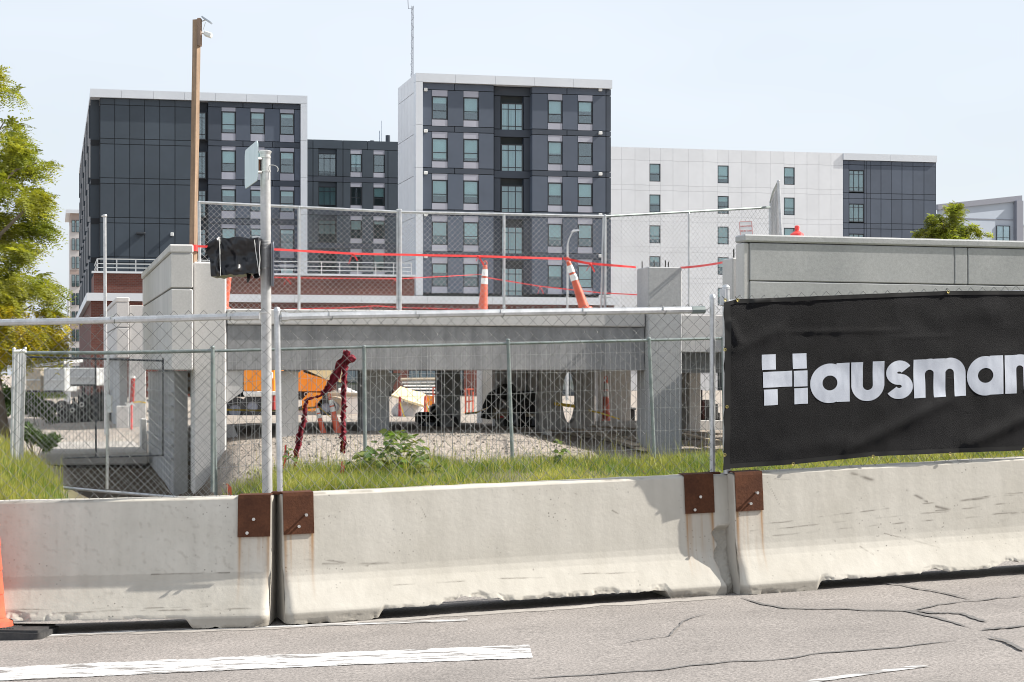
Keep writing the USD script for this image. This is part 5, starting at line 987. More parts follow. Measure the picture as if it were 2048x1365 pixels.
channelizer(t, ('orange_plastic', 'white_sleeve')); t.done(); q = dk(966, 632, 3.0); bz0 = q[2] - (zd - .02)
hgt = 1.07; x = UsdGeom.Xformable(stage.GetPrimAtPath(t.path)); pos = np.array(GF.P(GF.a(965, 3.0), 3.0, zd - .02)); x.GetOrderedXformOps()[0].Set(Gf.Vec3d(*pos)); x.AddRotateYOp().Set(3.0)
p2 = GF.P(GF.a(1172, .35), .35, zd - .02); t.copy(p2, 'leaning orange and white channelizer tilted to the left on the deck edge', ry=-19.)
p = GF.P(GF.a(445, 1.6), 1.6, zd); t.copy(p, 'orange channelizer mostly hidden behind the wrapped box at the left end of the deck', ry=9.)
p = GF.P(GF.a(650, .6), .6, float(ground(*GF.xy(GF.a(650, .6), .6))) - .12); t.copy(p, 'left one of two leaning channelizers on the gravel under the deck', ry=-14., sc=.62)
p = GF.P(GF.a(678, .6), .6, float(ground(*GF.xy(GF.a(678, .6), .6))) - .08); t.copy(p, 'right one of two leaning channelizers on the gravel under the deck', ry=-13., sc=.74)
p = GF.P(GF.a(1212, 7.4), 7.4, .42); t.copy(p, 'orange channelizer behind the sill wall near the right front column')
p = GF.P(GF.a(285, 28.6), 28.6, GF.z(285, 611, 28.2) - .55); t.copy(p, 'orange channelizer top behind the second parapet panel at the left', ry=6.)
# dark red netting hung over the wire fence
def cloth(path, w, seed): 
    p = np.array(path); k = 60; d = np.r_[0, np.cumsum(np.linalg.norm(np.diff(p, axis=0), axis=1))]; s = np.linspace(0, d[-1], k); c = np.stack([np.interp(s, d, p[:, i]) for i in range(3)], 1); wd = np.interp(s, d, w); u_ = np.linspace(-1, 1, 9)
    rr = np.random.default_rng(seed); ph = np.cumsum(rr.normal(0, .3, k)); P = np.zeros((k, 9, 3))
    for j in range(9): P[:, j] = c + np.stack([u_[j] * wd / 2 * np.cos(ph * .3), -.03 * np.sin(u_[j] * 5 + ph) , np.zeros(k)], 1)
    P += rr.normal(0, .012, P.shape); return grid(P)
hp = lambda x, y: U(x, y, 28.55)
t = T('red_netting', 'dark red fabric strip draped over the wire fence rail with two long hanging tails', 'netting')
t.p('left_tail', cloth([hp(694, 704), hp(680, 728), hp(662, 772), hp(640, 792), hp(612, 800), hp(608, 838), hp(598, 880), hp(593, 912), hp(589, 940)], [.05, .12, .13, .05, .02, .07, .08, .05, .03], 1), 'cloth_maroon', smooth=True)
t.p('right_tail', cloth([hp(693, 702), hp(690, 730), hp(688, 780), hp(687, 830), hp(687, 870), hp(686, 905)], [.11, .08, .06, .05, .07, .08], 2), 'cloth_maroon', smooth=True)
t.p('knot', mv((trimesh.creation.icosphere(3).vertices * [.07, .06, .06] * (1 + .8 * (meshkit.fbm(trimesh.creation.icosphere(3).vertices * 2.3, 3, 4)[:, None] - .5)), trimesh.creation.icosphere(3).faces), hp(703, 718)), 'cloth_maroon'); t.done()
for px, py, h_, lb in ((683, 944, .30, 'small orange survey flag in the grass below the red netting'), (570, 925, .5, 'bunched red survey ribbon near the foot of the post beside the sign pole'), (452, 984, .22, 'small orange survey flag in the grass left of the sign pole'), (1285, 955, .2, 'small red survey flag in the grass below the right front column'), (69, 972, .4, 'rust brown dry weed stalk in the grass at the far left')):
    t = T('survey_flag' if 'weed' not in lb else 'weed_stalk', lb, 'flag' if 'weed' not in lb else 'plant'); Y = 26.5 if py > 960 else 28.0; c = U(px, py, Y); m = 'orange_plastic' if 'weed' not in lb else 'timber_dark'
    t.p('stake', tube([c - [0, 0, .35], c + [0.02, 0, h_ * .5]], .006, 4), 'timber'); 
    for k in range(4 if 'bunched' in lb or 'weed' in lb else 2): e = c + R.normal(0, 1, 3) * [.035, .03, .02] + [0, 0, h_ * (.1 + .12 * k)]; t.p('ribbon', ribbon([c + [0.01, 0, h_ * .5 - .05 * k], (c + e) / 2 + [.02, 0, .05], e - [0, 0, .12]], [.03, .035, .012], (.8, .1, .3)), m if k % 2 or 'orange' in lb else 'tape_red')
    t.done()

# ================================================================ machines and materials beyond the deck
def gl(px, py, Y): q = U(px, py, Y); return q
def at(px, Y): x = (px - CX) / F * Y; return x, float(ground(x, Y))
def bx(px0, px1, y0, y1, Y, d, c=.02): a, b = U(px0, y1, Y), U(px1, y0, Y); return cbox(a[0], b[0], Y, Y + d, a[2], b[2], c)
def wheel(t, px, py, Y, r, w=.25, m='rubber', parent=None):
    c = U(px, py, Y); r = r * 1.16; g_ = [(r * .45, -w / 2), (r * .93, -w / 2), (r, -w * .35), (r, w * .35), (r * .93, w / 2), (r * .45, w / 2)]
    q = t.p('wheel', mv(rot(lathe(g_, 20), 90, 'x'), c + [0, w / 2, 0]), m); t.p('rim', mv(rot(lathe([(0, -w * .3), (r * .3, -w * .38), (r * .5, -w * .42), (r * .5, w * .4), (0, w * .4)], 16), 90, 'x'), c + [0, w / 2, 0]), 'gray_trim', parent=q)
Y = 56.
t = T('orange_truck', 'orange truck with a pale bumper parked beyond the deck right of the left front column', 'truck')
t.p('body', bx(487, 552, 700, 786, Y, 2.0, .06), 'orange_machine'); t.p('lower_body', bx(519, 550, 789, 822, Y + .1, 1.6, .03), 'machine_red'); t.p('bumper', bx(486, 552, 783, 791, Y - .06, .2, .02), 'white_sheet'); t.p('fender', bx(488, 524, 786, 794, Y - .04, .4, .02), 'white_sheet')
wheel(t, 505, 814, Y, .30); t.p('frame', bx(482, 552, 826, 842, Y + .3, 1.4, .02), 'machine_dark'); t.p('side_step', bx(486, 520, 834, 840, Y - .1, .3, .01), 'machine_tan'); wheel(t, 470, 822, Y + .2, .34); t.p('lamp', bx(534, 546, 745, 758, Y - .03, .1, .02), 'lamp_white'); t.p('axle', tube([U(470, 835, Y + .2), U(552, 835, Y + .2)], .05), 'machine_dark'); t.done()
Y = 56.5
t = T('orange_machine', 'orange machine under the deck with a cream slab lying on its top', 'construction machine')
P = lambda x, y, d=0: U(x, y, Y + d)
t.p('hood', hull(np.array([P(590, 752), P(606, 738), P(655, 760), P(650, 783), P(590, 783), P(590, 752, 1.1), P(606, 738, 1.1), P(655, 760, 1.1), P(650, 783, 1.1), P(590, 783, 1.1)])), 'orange_machine', smooth=False)
t.p('engine_cover', hull(np.array([P(604, 800, -.1), P(618, 785, -.1), P(645, 786, -.1), P(645, 808, -.1), P(626, 824, -.1), P(604, 820, -.1)] + [P(x, y, .9) for x, y in ((604, 800), (618, 785), (645, 786), (645, 808), (626, 824), (604, 820))])), 'orange_machine', smooth=False)
t.p('chassis', bx(588, 650, 784, 800, Y + .12, .9, .02), 'machine_dark'); t.p('deck_plate', bx(594, 646, 822, 832, Y + .05, 1.0, .02), 'white_sheet'); wheel(t, 652, 816, Y - .1, .26, .3); wheel(t, 670, 814, Y + .9, .27, .25, 'machine_tan'); wheel(t, 606, 826, Y + .5, .18)
t.p('round_guard', torus(P(612, 789, -.03), .05, .015, [0, 1, 0]), 'galv'); t.p('exhaust', tube([P(651, 764, .3), P(658, 775, .3), P(662, 783, .3)], .04), 'machine_dark'); t.p('red_guard', bx(630, 640, 807, 818, Y + .02, .1, .01), 'machine_red'); t.done()
t = T('cream_slab', 'cream foam board slab tilted on top of the orange machine', 'board')
t.p('slab', hull(np.array([P(607, 737, .0), P(694, 742, .0), P(694, 768, .0), P(656, 760, .0), P(607, 737, 1.0), P(694, 742, 1.0), P(694, 768, 1.0), P(656, 760, 1.0), P(607, 745, .0)])), 'cream_board', smooth=False); t.done()
Y = 58.
t = T('pale_container', 'pale square skip with broken concrete heaped on its top left of the dark inner column', 'skip')
t.p('body', bx(650, 724, 792, 846, Y + .9, 1.2, .02), 'white_sheet'); t.p('rim', bx(648, 727, 786, 793, Y + .85, 1.3, .015), 'machine_tan'); t.p('belt', bx(645, 724, 832, 834, Y + .84, .1, .005), 'galv'); t.p('skids', bx(655, 720, 845, 851, Y + 1.0, 1.0, .01), 'machine_dark')
for x, y, s in ((690, 783, .13), (705, 786, .10), (668, 786, .09), (716, 790, .08)): v = trimesh.creation.icosahedron(); t.p('rubble', mv((np.array(v.vertices) * [s * 1.9, s, s] + R.normal(0, s * .15, (12, 3)), v.faces), U(x, y, Y + 1.4)), 'white_sheet' if x > 680 else 'rock', smooth=False)
t.done()
Y = 55.
t = T('board_stack', 'cream board sloping over a round grey wrapped bundle under the middle of the deck', 'board'); P = lambda x, y, d=0: U(x, y, Y + d)
t.p('board', hull(np.array([P(783, 790, -.3), P(801, 773, .3), P(852, 789, .3), P(850, 812, -.3), P(783, 794, -.3), P(801, 778, .3), P(852, 793, .3), P(848, 816, -.3)])), 'cream_board', smooth=False); t.done()
c_ = trimesh.creation.icosphere(3); v = np.array(c_.vertices); v = np.sign(v) * np.abs(v) ** .75 * [.48, .40, .28] * (1 + .2 * (meshkit.fbm(v * 1.8, 3, 3)[:, None] - .5))
solo('wrapped_bundle', mv((v, c_.faces), P(818, 823, .3)), 'concrete', 'round grey wrapped bundle under the cream board', 'bundle')
solo('white_block', mv(cbox(*(lambda a, b: (a[0], b[0], Y - .4, Y + .3, a[2], b[2]))(P(781, 848), P(800, 838)), .02), (0, 0, 0)), 'white_sheet', 'white block on the ground under the round grey bundle', 'block')
t = T('pipe_rack', 'stack of long pale pipes on racks beyond the middle of the deck', 'pipe stack'); Y = 66.
for i in range(6):
    for j in range(2): t.p('pipe', tube([U(801 + i * 3, 759 + i * 6.5, Y + j * .4), U(900, 758 + i * 6.8, Y + j * .4 + .3)], .055 if i == 0 else .035, 6), 'machine_tan' if i == 0 else 'white_sheet')
for x in (806, 845, 895): t.p('rack_post', bx(x, x + 2, 757, 846, Y + .9, .1, .0), 'machine_dark')
t.done()
t = T('scissor_lift', 'orange framed lift with guard rails and a dark control box beyond the deck', 'lift'); Y = 62.; P = lambda x, y, d=0: U(x, y, Y + d)
for x0, y0, x1, y1 in ((882, 760, 882, 800), (892, 760, 892, 800), (882, 761, 893, 761), (866, 775, 866, 812), (880, 776, 880, 812), (866, 776, 881, 776), (866, 790, 881, 790), (882, 775, 893, 775)): t.p('rail', tube([P(x0, y0), P(x1, y1)], .025, 6), 'orange_plastic')
t.p('platform', bx(864, 895, 808, 815, Y - .1, .9, .01), 'machine_dark'); t.p('control_box', bx(884, 893, 778, 806, Y + .1, .3, .02), 'machine_dark'); t.p('hopper', hull(np.array([P(852, 790), P(868, 793), P(868, 810), P(856, 812), P(852, 790, .8), P(868, 793, .8), P(868, 810, .8), P(856, 812, .8)])), 'orange_machine', smooth=False); wheel(t, 866, 828, Y, .2); wheel(t, 888, 828, Y, .2); t.p('base', bx(858, 894, 812, 830, Y + .05, .9, .02), 'machine_tan'); t.done()
t = T('wheel_loader', 'dark loader with shiny tyres in deep shade at the middle of the deck', 'loader'); Y = 41.5; t.p('bucket', bx(830, 872, 826, 846, Y, .9, .03), 'machine_dark'); t.p('arm', tube([U(856, 838, Y + .4), U(884, 816, Y + .6), U(898, 822, Y + .8)], .09), 'machine_tan'); t.p('body', bx(862, 905, 812, 846, Y + .5, 1.2, .05), 'machine_dark'); wheel(t, 858, 848, Y, .2); wheel(t, 896, 848, Y, .2); t.done()
Y0 = 47.; 
for px, lb in ((800, 'left'), (841, 'right')): pass
for px0, px1, y0, y1, lb in ((797, 803, 793, 842, 'dark red marker post with yellow tape in front of the grey bundle'), (848, 854, 791, 842, 'orange marker post with yellow tape right of the grey bundle')):
    t = T('marker_post', lb, 'marker'); a_, b_ = U(px0, y1, 54.0), U(px1 + 0, y0, 54.0); c = (a_[0] + b_[0]) / 2
    t.p('tube', mv(lathe([(.05, 0), (.055, .02), (.04, b_[2] - a_[2] - .05), (.02, b_[2] - a_[2])], 10), (c, 54.0, a_[2])), 'machine_red' if px0 < 820 else 'orange_plastic'); t.p('base', cbox(c - .16, c + .16, 53.9, 54.1, a_[2] - .06, a_[2], .015), 'rubber'); t.p('tape', ribbon([(c, 53.92, b_[2] - .15), (c + .12, 53.9, b_[2] - .55), (c + .2, 53.9, a_[2] + .05)], [.03, .05, .07], (.7, 0, .4)), 'tape_yellow'); t.done()
t = T('orange_rack', 'orange tubular hand cart frame seen between two inner columns', 'cart'); Y = 64.; P = lambda x, y: U(x, y, Y)
for q in ([(931, 778), (931, 830)], [(946, 784), (946, 828)], [(931, 779), (947, 779)], [(931, 804), (947, 802)], [(929, 828), (950, 826)], [(938, 779), (938, 828)]): t.p('tube', tube([P(*q[0]), P(*q[1])], .028, 6), 'orange_plastic')
t.p('toe_plate', bx(927, 951, 826, 830, Y - .2, .5, .005), 'orange_machine'); wheel(t, 933, 832, Y, .1, .08); wheel(t, 946, 832, Y, .1, .08); t.done()
t = T('skid_steer', 'black skid steer loader with chunky tyres parked in the shade right of the orange cart', 'loader'); Y = 44.
t.p('body', bx(1012, 1082, 783, 832, Y, 1.5, .06), 'machine_dark'); t.p('cab', bx(1002, 1030, 768, 800, Y + .3, 1.0, .05), 'machine_dark'); t.p('boom', tube([U(1010, 778, Y), U(992, 800, Y - .2), U(984, 824, Y - .3)], .08), 'machine_dark'); t.p('grapple', tube([U(1008, 782, Y - .1), U(985, 794, Y - .3), U(976, 814, Y - .4), U(972, 838, Y - .4)], .13, 10), 'rubber'); t.p('bucket', bx(982, 1014, 818, 838, Y - .4, .5, .03), 'machine_tan')
wheel(t, 1035, 838, Y - .15, .3, .3); wheel(t, 1066, 838, Y - .15, .3, .3); t.p('marker_lamp', bx(1000, 1008, 832, 836, Y - .42, .05, .005), 'tape_red'); t.p('side_panel', bx(1050, 1080, 828, 834, Y - .2, .1, .005), 'machine_tan'); t.done()
for x0, x1, y0, y1, Y, lb in ((1236, 1272, 816, 842, 48., 'black plastic bin behind the sill wall against the right front column'), (1192, 1206, 826, 842, 47.6, 'small black tub behind the sill wall left of the channelizer'), (1219, 1232, 826, 842, 47.8, 'small black tub behind the sill wall right of the channelizer')):
    t = T('bin', lb, 'bin'); a_, b_ = U(x0, y1 + 6, Y), U(x1, y0, Y); t.p('tub', cbox(a_[0] + .02, b_[0] - .02, Y, Y + .4, float(ground((a_[0] + b_[0]) / 2, Y)) - .02, b_[2] - .05, .03), 'machine_dark'); t.p('rim', cbox(a_[0], b_[0], Y - .02, Y + .42, b_[2] - .055, b_[2], .012), 'rubber'); t.done()
t = T('red_machine', 'dark red machine body seen behind the sill wall at the right', 'construction machine'); Y = 46.5; t.p('body', bx(1361, 1380, 797, 846, Y, 1.2, .04), 'machine_red'); t.p('roof', bx(1360, 1380, 789, 796, Y + .1, 1.0, .02), 'white_sheet'); t.p('post', tube([U(1369, 791, Y), U(1369, 846, Y)], .02), 'machine_dark'); wheel(t, 1368, 845, Y - .1, .18); t.done()
t = T('dark_rack', 'dark rack with round items behind the sill wall beside the fence post', 'rack'); Y = 47.; t.p('shelf', bx(1402, 1440, 826, 842, Y, .5, .01), 'machine_dark'); t.p('upright', bx(1402, 1405, 780, 842, Y, .1, .0), 'machine_dark'); t.p('drum', tube([U(1412, 800, Y), U(1412, 838, Y)], .09), 'machine_dark'); t.p('drum', tube([U(1428, 808, Y), U(1428, 838, Y)], .1), 'machine_dark'); t.done()
# planks, rolls and rocks on the ground by the right front column
for i, (x0, y0, x1, y1, Yp0, Yp1) in enumerate(((1095, 864, 1272, 882, 41, 37.5), (1120, 862, 1285, 877, 42, 38), (1150, 866, 1290, 892, 40.5, 36.5), (1180, 861, 1440, 872, 42.5, 39.5), (1190, 877, 1272, 893, 39, 36.8), (1365, 876, 1440, 888, 39, 37.5))):
    a_, b_ = U(x0, y0, Yp0), U(x1, y1, Yp1); a_[2] = float(ground(a_[0], a_[1])) + .05 + .02 * i; b_[2] = float(ground(b_[0], b_[1])) + .05 + .02 * i; d_ = (b_ - a_) / np.linalg.norm(b_ - a_); sd = np.cross(d_, [0, 0, 1.]); sd /= np.linalg.norm(sd); up = np.cross(sd, d_); w = .07
    ps = [a_ + sx * w * sd + sz * .02 * up for sx, sz in ((-1, -1), (1, -1), (1, 1), (-1, 1))]; pe = [p_ + (b_ - a_) for p_ in ps]
    vv = np.array([ps[0], pe[0], pe[1], ps[1], ps[3], pe[3], pe[2], ps[2]]); solo('plank', (vv, BOXF), 'plank', ['weathered timber plank nearest the skid steer, lying towards the right front column', 'weathered timber plank running to the foot of the right front column from behind', 'weathered timber plank lying in front of the oval wall', 'longest weathered plank passing behind the right front column', 'short weathered plank nearest the grass left of the right front column', 'short weathered plank right of the right front column'][i], 'plank', smooth=False)
for i, (px, py, Y, s, lb) in enumerate(((1264, 872, 39.5, .16, 'rounded brown rock just left of the right front column'), (1255, 880, 39, .12, 'smaller brown rock in front of the rounded one left of the right front column'), (1372, 872, 39.5, .15, 'brown rock right of the right front column'), (1384, 874, 39.8, .10, 'small brown rock beside the bigger one right of the right front column'), (1408, 872, 39.5, .12, 'mossy rock by the fence post at the banner'), (1075 + 20, 870, 39.5, .08, 'pale lump of concrete under the oval wall'), (531, 975, 13.6, .07, 'grey stone at the foot of the sign pole'))):
    c_ = trimesh.creation.icosphere(2); v = np.array(c_.vertices) * [s * 1.2, s, s * .8]; v *= 1 + .5 * (meshkit.fbm(np.array(c_.vertices) * 1.7 + i, 3, i)[:, None] - .5); x = (px - CX) / F * Y; solo('rock', mv((v, c_.faces), (x, Y, float(ground(x, Y)) + s * .4)), 'rock' if 'pale' not in lb else 'white_sheet', lb, 'rock', smooth=False)
t = T('green_sheet', 'flat dark green sheet lying on the ground right of the right front column', 'sheet'); c = U(1388, 905, 36.2); z = float(ground(c[0], 36.2)); P_ = np.array([[(c[0] + x, 36.2 + y, z + .06 + .04 * math.sin(x * 9 + y * 5)) for y in np.linspace(-.5, .4, 8)] for x in np.linspace(-.38, .38, 10)]); t.p('sheet', grid(P_), 'green_sheet'); t.done()
# left yard: white trailers, dark attachments, marker with red ribbon
for x0, x1, y0, y1, Y, lb in ((52, 82, 736, 784, 83., 'beige side of a site container at the far left behind the gate'), (87, 131, 736, 784, 82., 'white site trailer with a belt line, the middle one at the far left'), (139, 192, 736, 772, 78., 'white box trailer on wheels, nearest to the brick podium')):
    t = T('site_trailer', lb, 'trailer'); a_, b_ = U(x0, y1, Y), U(x1, y0, Y); gz = float(ground(a_[0], Y)); m = 'machine_tan' if 'beige' in lb else 'trailer_grey'
    t.p('body', cbox(a_[0], b_[0], Y, Y + 2.2, max(a_[2], gz + .3), b_[2], .04), m); t.p('skirt', cbox(a_[0] + .05, b_[0] - .05, Y - .03, Y + .0, a_[2] - .02, a_[2] + .06), 'machine_dark'); t.p('belt', cbox(a_[0] + .03, b_[0] - .03, Y - .04, Y - .005, (a_[2] + b_[2]) / 2 - .03, (a_[2] + b_[2]) / 2 + .03), 'galv')
    for k in (.2, .8): t.p('wheel', mv(rot(lathe([(.1, -.1), (.3, -.1), (.3, .1), (.1, .1)], 14), 90, 'x'), (a_[0] + (b_[0] - a_[0]) * k, Y + .2, gz + .3)), 'rubber')
    t.done()
t = T('canopy_roof', 'low pale awning roof behind the site trailers at the far left', 'canopy'); a_, b_ = U(55, 736, 90), U(128, 728, 90); t.p('roof', hexa([(a_[0], 90, a_[2]), (b_[0], 90, b_[2]), (b_[0], 94, b_[2] + .1), (a_[0], 94, a_[2] + .1), (a_[0], 90, a_[2] + .12), (b_[0], 90, b_[2] + .12), (b_[0], 94, b_[2] + .25), (a_[0], 94, a_[2] + .25)]), 'trailer_grey', smooth=False)
for x in (a_[0] + .2, b_[0] - .2): t.p('post', tube([(x, 92, 0), (x, 92, a_[2])], .05), 'galv')
t.done()
att = [(112, 136, 802, 842, 'black digger bucket at the left end of the row by the shaded drive'), (134, 156, 796, 842, 'black digger attachment with an upright claw, second from the left in the row'), (152, 176, 774, 842, 'tall black digger attachment in the middle of the row'), (174, 200, 770, 842, 'tall black digger attachment beside the thin pole'), (198, 218, 760, 842, 'black digger attachment nearest the second parapet panel')]
for i, (x0, x1, y0, y1, lb) in enumerate(att):
    Y = 70. + i * .4; t = T('digger_attachment', lb, 'machine part'); a_, b_ = U(x0, y1, Y), U(x1, y0, Y); gz = float(ground(a_[0], Y)); w, h_ = b_[0] - a_[0], b_[2] - gz
    t.p('shell', hull(np.array([(a_[0], Y, gz), (b_[0], Y, gz), (b_[0] - .1 * w, Y, gz + h_ * .8), (a_[0] + .2 * w, Y, gz + h_ * .7), (a_[0], Y + .5, gz), (b_[0], Y + .5, gz), (b_[0] - .2 * w, Y + .5, gz + h_ * .75), (a_[0] + .3 * w, Y + .5, gz + h_ * .6)])), 'machine_dark', smooth=False)
    for k in range(3): x = a_[0] + w * (.2 + .3 * k); t.p('tooth', hull(np.array([(x - .04, Y - .02, gz + h_ * .6), (x + .05, Y - .02, gz + h_ * .6), (x, Y + .1, gz + h_ * (.85 + .15 * ((k + i) % 2))), (x + .02, Y + .16, gz + h_ * .65)])), 'machine_dark', smooth=False)
    t.p('pin', torus(np.array([a_[0] + w * .5, Y - .05, gz + h_ * .5]), .07, .03, [0, 1, 0]), 'steel' if i in (1, 2) else 'rubber'); t.p('lug', cbox(a_[0] + w * .4, a_[0] + w * .62, Y + .1, Y + .3, gz + h_ * .6, gz + h_, .03), 'machine_dark'); t.done()
t = T('marker_post', 'red marker post with a torn white wrap, behind the gate at the left', 'marker'); Y = 60.0; c = U(263, 855, Y); c[2] = -.2; tp = U(266, 752, Y)
t.p('stake', tube([c, U(263, 805, Y)], .03), 'tape_red'); t.p('tube', tube([U(264, 808, Y), U(266, 757, Y)], .065, 10), 'machine_red'); t.p('cap', tube([U(266, 757, Y), tp], .07, 10), 'white_sheet'); t.p('wrap', ribbon([U(250, 806, Y - .1), U(258, 812, Y - .12), U(264, 806, Y - .12), U(273, 814, Y - .1)], [.05, .12, .1, .03], (.1, 0, 1)), 'white_sheet'); t.p('tape', ribbon([U(267, 805, Y - .05), U(280, 804, Y), U(292, 806, Y)], .04, (0, 0, 1)), 'tape_yellow'); t.done()

# ================================================================ plants
def blades(pos, h, lean=.35, w=.006, seg=3, seed=0, tint=None):
    n = len(pos); rr = np.random.default_rng(seed); ang = rr.uniform(0, 2 * np.pi, n); ld = np.stack([np.cos(ang), np.sin(ang)], 1); wa = ang + rr.uniform(.6, 2.2, n); wd = np.stack([np.cos(wa), np.sin(wa), np.zeros(n)], 1)
    le = rr.uniform(.05, lean * 2, n) * h; V = []
    for k in range(seg + 1):
        s = k / seg; c = pos + np.stack([ld[:, 0] * le * s ** 2, ld[:, 1] * le * s ** 2, h * (s - .25 * s ** 3 * (le / h))], 1); ww = (w * (1 - s) ** .6)[:, None] if np.ndim(w) else w * (1 - s) ** .6
        V += [c - wd * ww, c + wd * ww] if k < seg else [c]
    V = np.stack(V, 1); m = V.shape[1]; base = np.arange(n)[:, None, None] * m; f = []
    for k in range(seg - 1): f += [[2 * k, 2 * k + 1, 2 * k + 3], [2 * k, 2 * k + 3, 2 * k + 2]]
    f += [[2 * seg - 2, 2 * seg - 1, 2 * seg]]; F_ = (np.array(f)[None] + base).reshape(-1, 3)
    tn = np.repeat(tint[:, None], m, 1).reshape(-1, 3); return (V.reshape(-1, 3), F_), tn
rr = np.random.default_rng(31)
def scatter(n, xr, yr, dens):
    X, Y = rr.uniform(*xr, n), rr.uniform(*yr, n); k = rr.random(n) < dens(X, Y); X, Y = X[k], Y[k]; return np.stack([X, Y, ground(X, Y) - .02], 1)
def midgrass(X, Y):
    a, b = garage_ab(X, Y); cl = meshkit.fbm(np.stack([X * .8, Y * .8, X * 0], -1), 3, 7); edge = -5.2 + (cl - .5) * 3.0
    return np.clip((edge - b) / 1.2, 0, 1) * np.clip(-.15 + (cl - .33) * 4.2, .07, 1) * (a > -.2) * np.clip((a + .1), 0, 1)
def bank(X, Y):
    a, b = garage_ab(X, Y); cl = meshkit.fbm(np.stack([X * .8, Y * .8, X * 0], -1), 3, 7)
    return np.clip((-2.35 + (cl - .5) * .7 - a + np.clip(b + 7, -2, 0) * -.0) / .4, 0, 1) * (b < .5 + (cl - .5) * 3)
P1_ = scatter(190000, (-4.5, 9.5), (24.5, 32.5), midgrass); P2_ = scatter(150000, (-9.5, -4.0), (20.5, 37), bank)
P3_ = scatter(0, (-5.5, -2.8), (21.5, 27.5), lambda X, Y: (garage_ab(X, Y)[0] < -.3) * .9 * (garage_ab(X, Y)[1] < -8.8))
def tints(P, s):
    c = meshkit.fbm(P * [.9, .9, 0] + s, 3, 3)[:, None]; r_ = rr.random((len(P), 1)); green, straw, lime = np.array([.5, .8, .45]), np.array([1.8, 1.6, 1.3]), np.array([1.3, 1.3, .75])
    k = np.clip((c - .40) * 4.0 + (r_ - .5) * .9, 0, 1); t_ = green * (1 - k) + lime * k; sr = (rr.random((len(P), 1)) < .36); return np.where(sr, straw * rr.uniform(.7, 1.1, (len(P), 1)), t_)
for P_, lb, hm, s in ((np.vstack([P1_, P3_]), 1, .17, 1), (P2_, 2, .20, 2)):
    hh = hm * rr.uniform(.5, 1.5, len(P_)) * (.25 + 1.7 * meshkit.fbm(P_ * [1.6, 1.6, 0], 3, 5) ** 1.3); m, tn = blades(P_, hh, .45, .0045, 3, s, tints(P_, s)); solo('grass', m, 'grass_blade', 'tall yellow green grass growing behind the barriers' if lb == 1 else 'tall grass on the bank at the left', 'grass', kind='stuff', prim={'tint': tn}, smooth=False)
# taller seed stalks along the fence line
P4_ = scatter(9000, (-4.5, 9.5), (27, 34.5), lambda X, Y: (garage_ab(X, Y)[1] > -5.6) * (garage_ab(X, Y)[1] < -1.2) * (garage_ab(X, Y)[0] > .2) * np.clip((meshkit.fbm(np.stack([X * 1.3, Y * 1.3, X * 0], -1), 3, 17) - .48) * 5, 0, 1))
m, tn = blades(P4_, .16 * rr.uniform(.4, 1.6, len(P4_)), .4, .0045, 3, 12, tints(P4_, 4)); solo('grass', m, 'grass_blade', 'sparse grass tufts growing up through the gravel slope', 'grass', kind='stuff', prim={'tint': tn}, smooth=False)
Ps = np.vstack([P1_[rr.choice(len(P1_), 900)], P2_[rr.choice(len(P2_), 800)]]); m, tn = blades(Ps, rr.uniform(.3, .62, len(Ps)), .3, .004, 4, 9, np.tile([1.5, 1.4, 1.0], (len(Ps), 1)))
solo('seed_stalks', m, 'grass_blade', 'thin dry seed stalks standing above the grass', 'grass', kind='stuff', prim={'tint': tn}, smooth=False)
def leafquads(c, d, n_, L, W, fold=.15):            # kite leaves: centre, direction, normal
    s = np.cross(d, n_); s /= np.linalg.norm(s, axis=1, keepdims=True) + 1e-9; L, W = L[:, None], W[:, None]
    V = np.stack([c, c + d * L * .45 + s * W / 2 + n_ * W * fold, c + d * L, c + d * L * .45 - s * W / 2 + n_ * W * fold], 1); k = np.arange(len(c))[:, None, None] * 4
    return V.reshape(-1, 3), (np.array([[0, 1, 2], [0, 2, 3]])[None] + k).reshape(-1, 3)
def unit(v): return v / (np.linalg.norm(v, axis=-1, keepdims=True) + 1e-9)
def clumps(spec, Y, depth, per, rr):                # (px, py, r px, [y scale]) -> points in the clump volumes
    out = []
    for q in spec:
        px, py, r = q[:3]; n = int(per * (r / 40) ** 2); d = unit(rr.normal(size=(n, 3))) * (rr.random((n, 1)) ** .45); s = r * .9 / F * Y; c = U(px, py, Y); out.append(c + d * [s, min(s, 1.2) * 1.0 + depth * .2, s * (q[3] if len(q) > 3 else .8)] + [0, rr.uniform(-depth, depth), 0])
    return np.vstack(out)
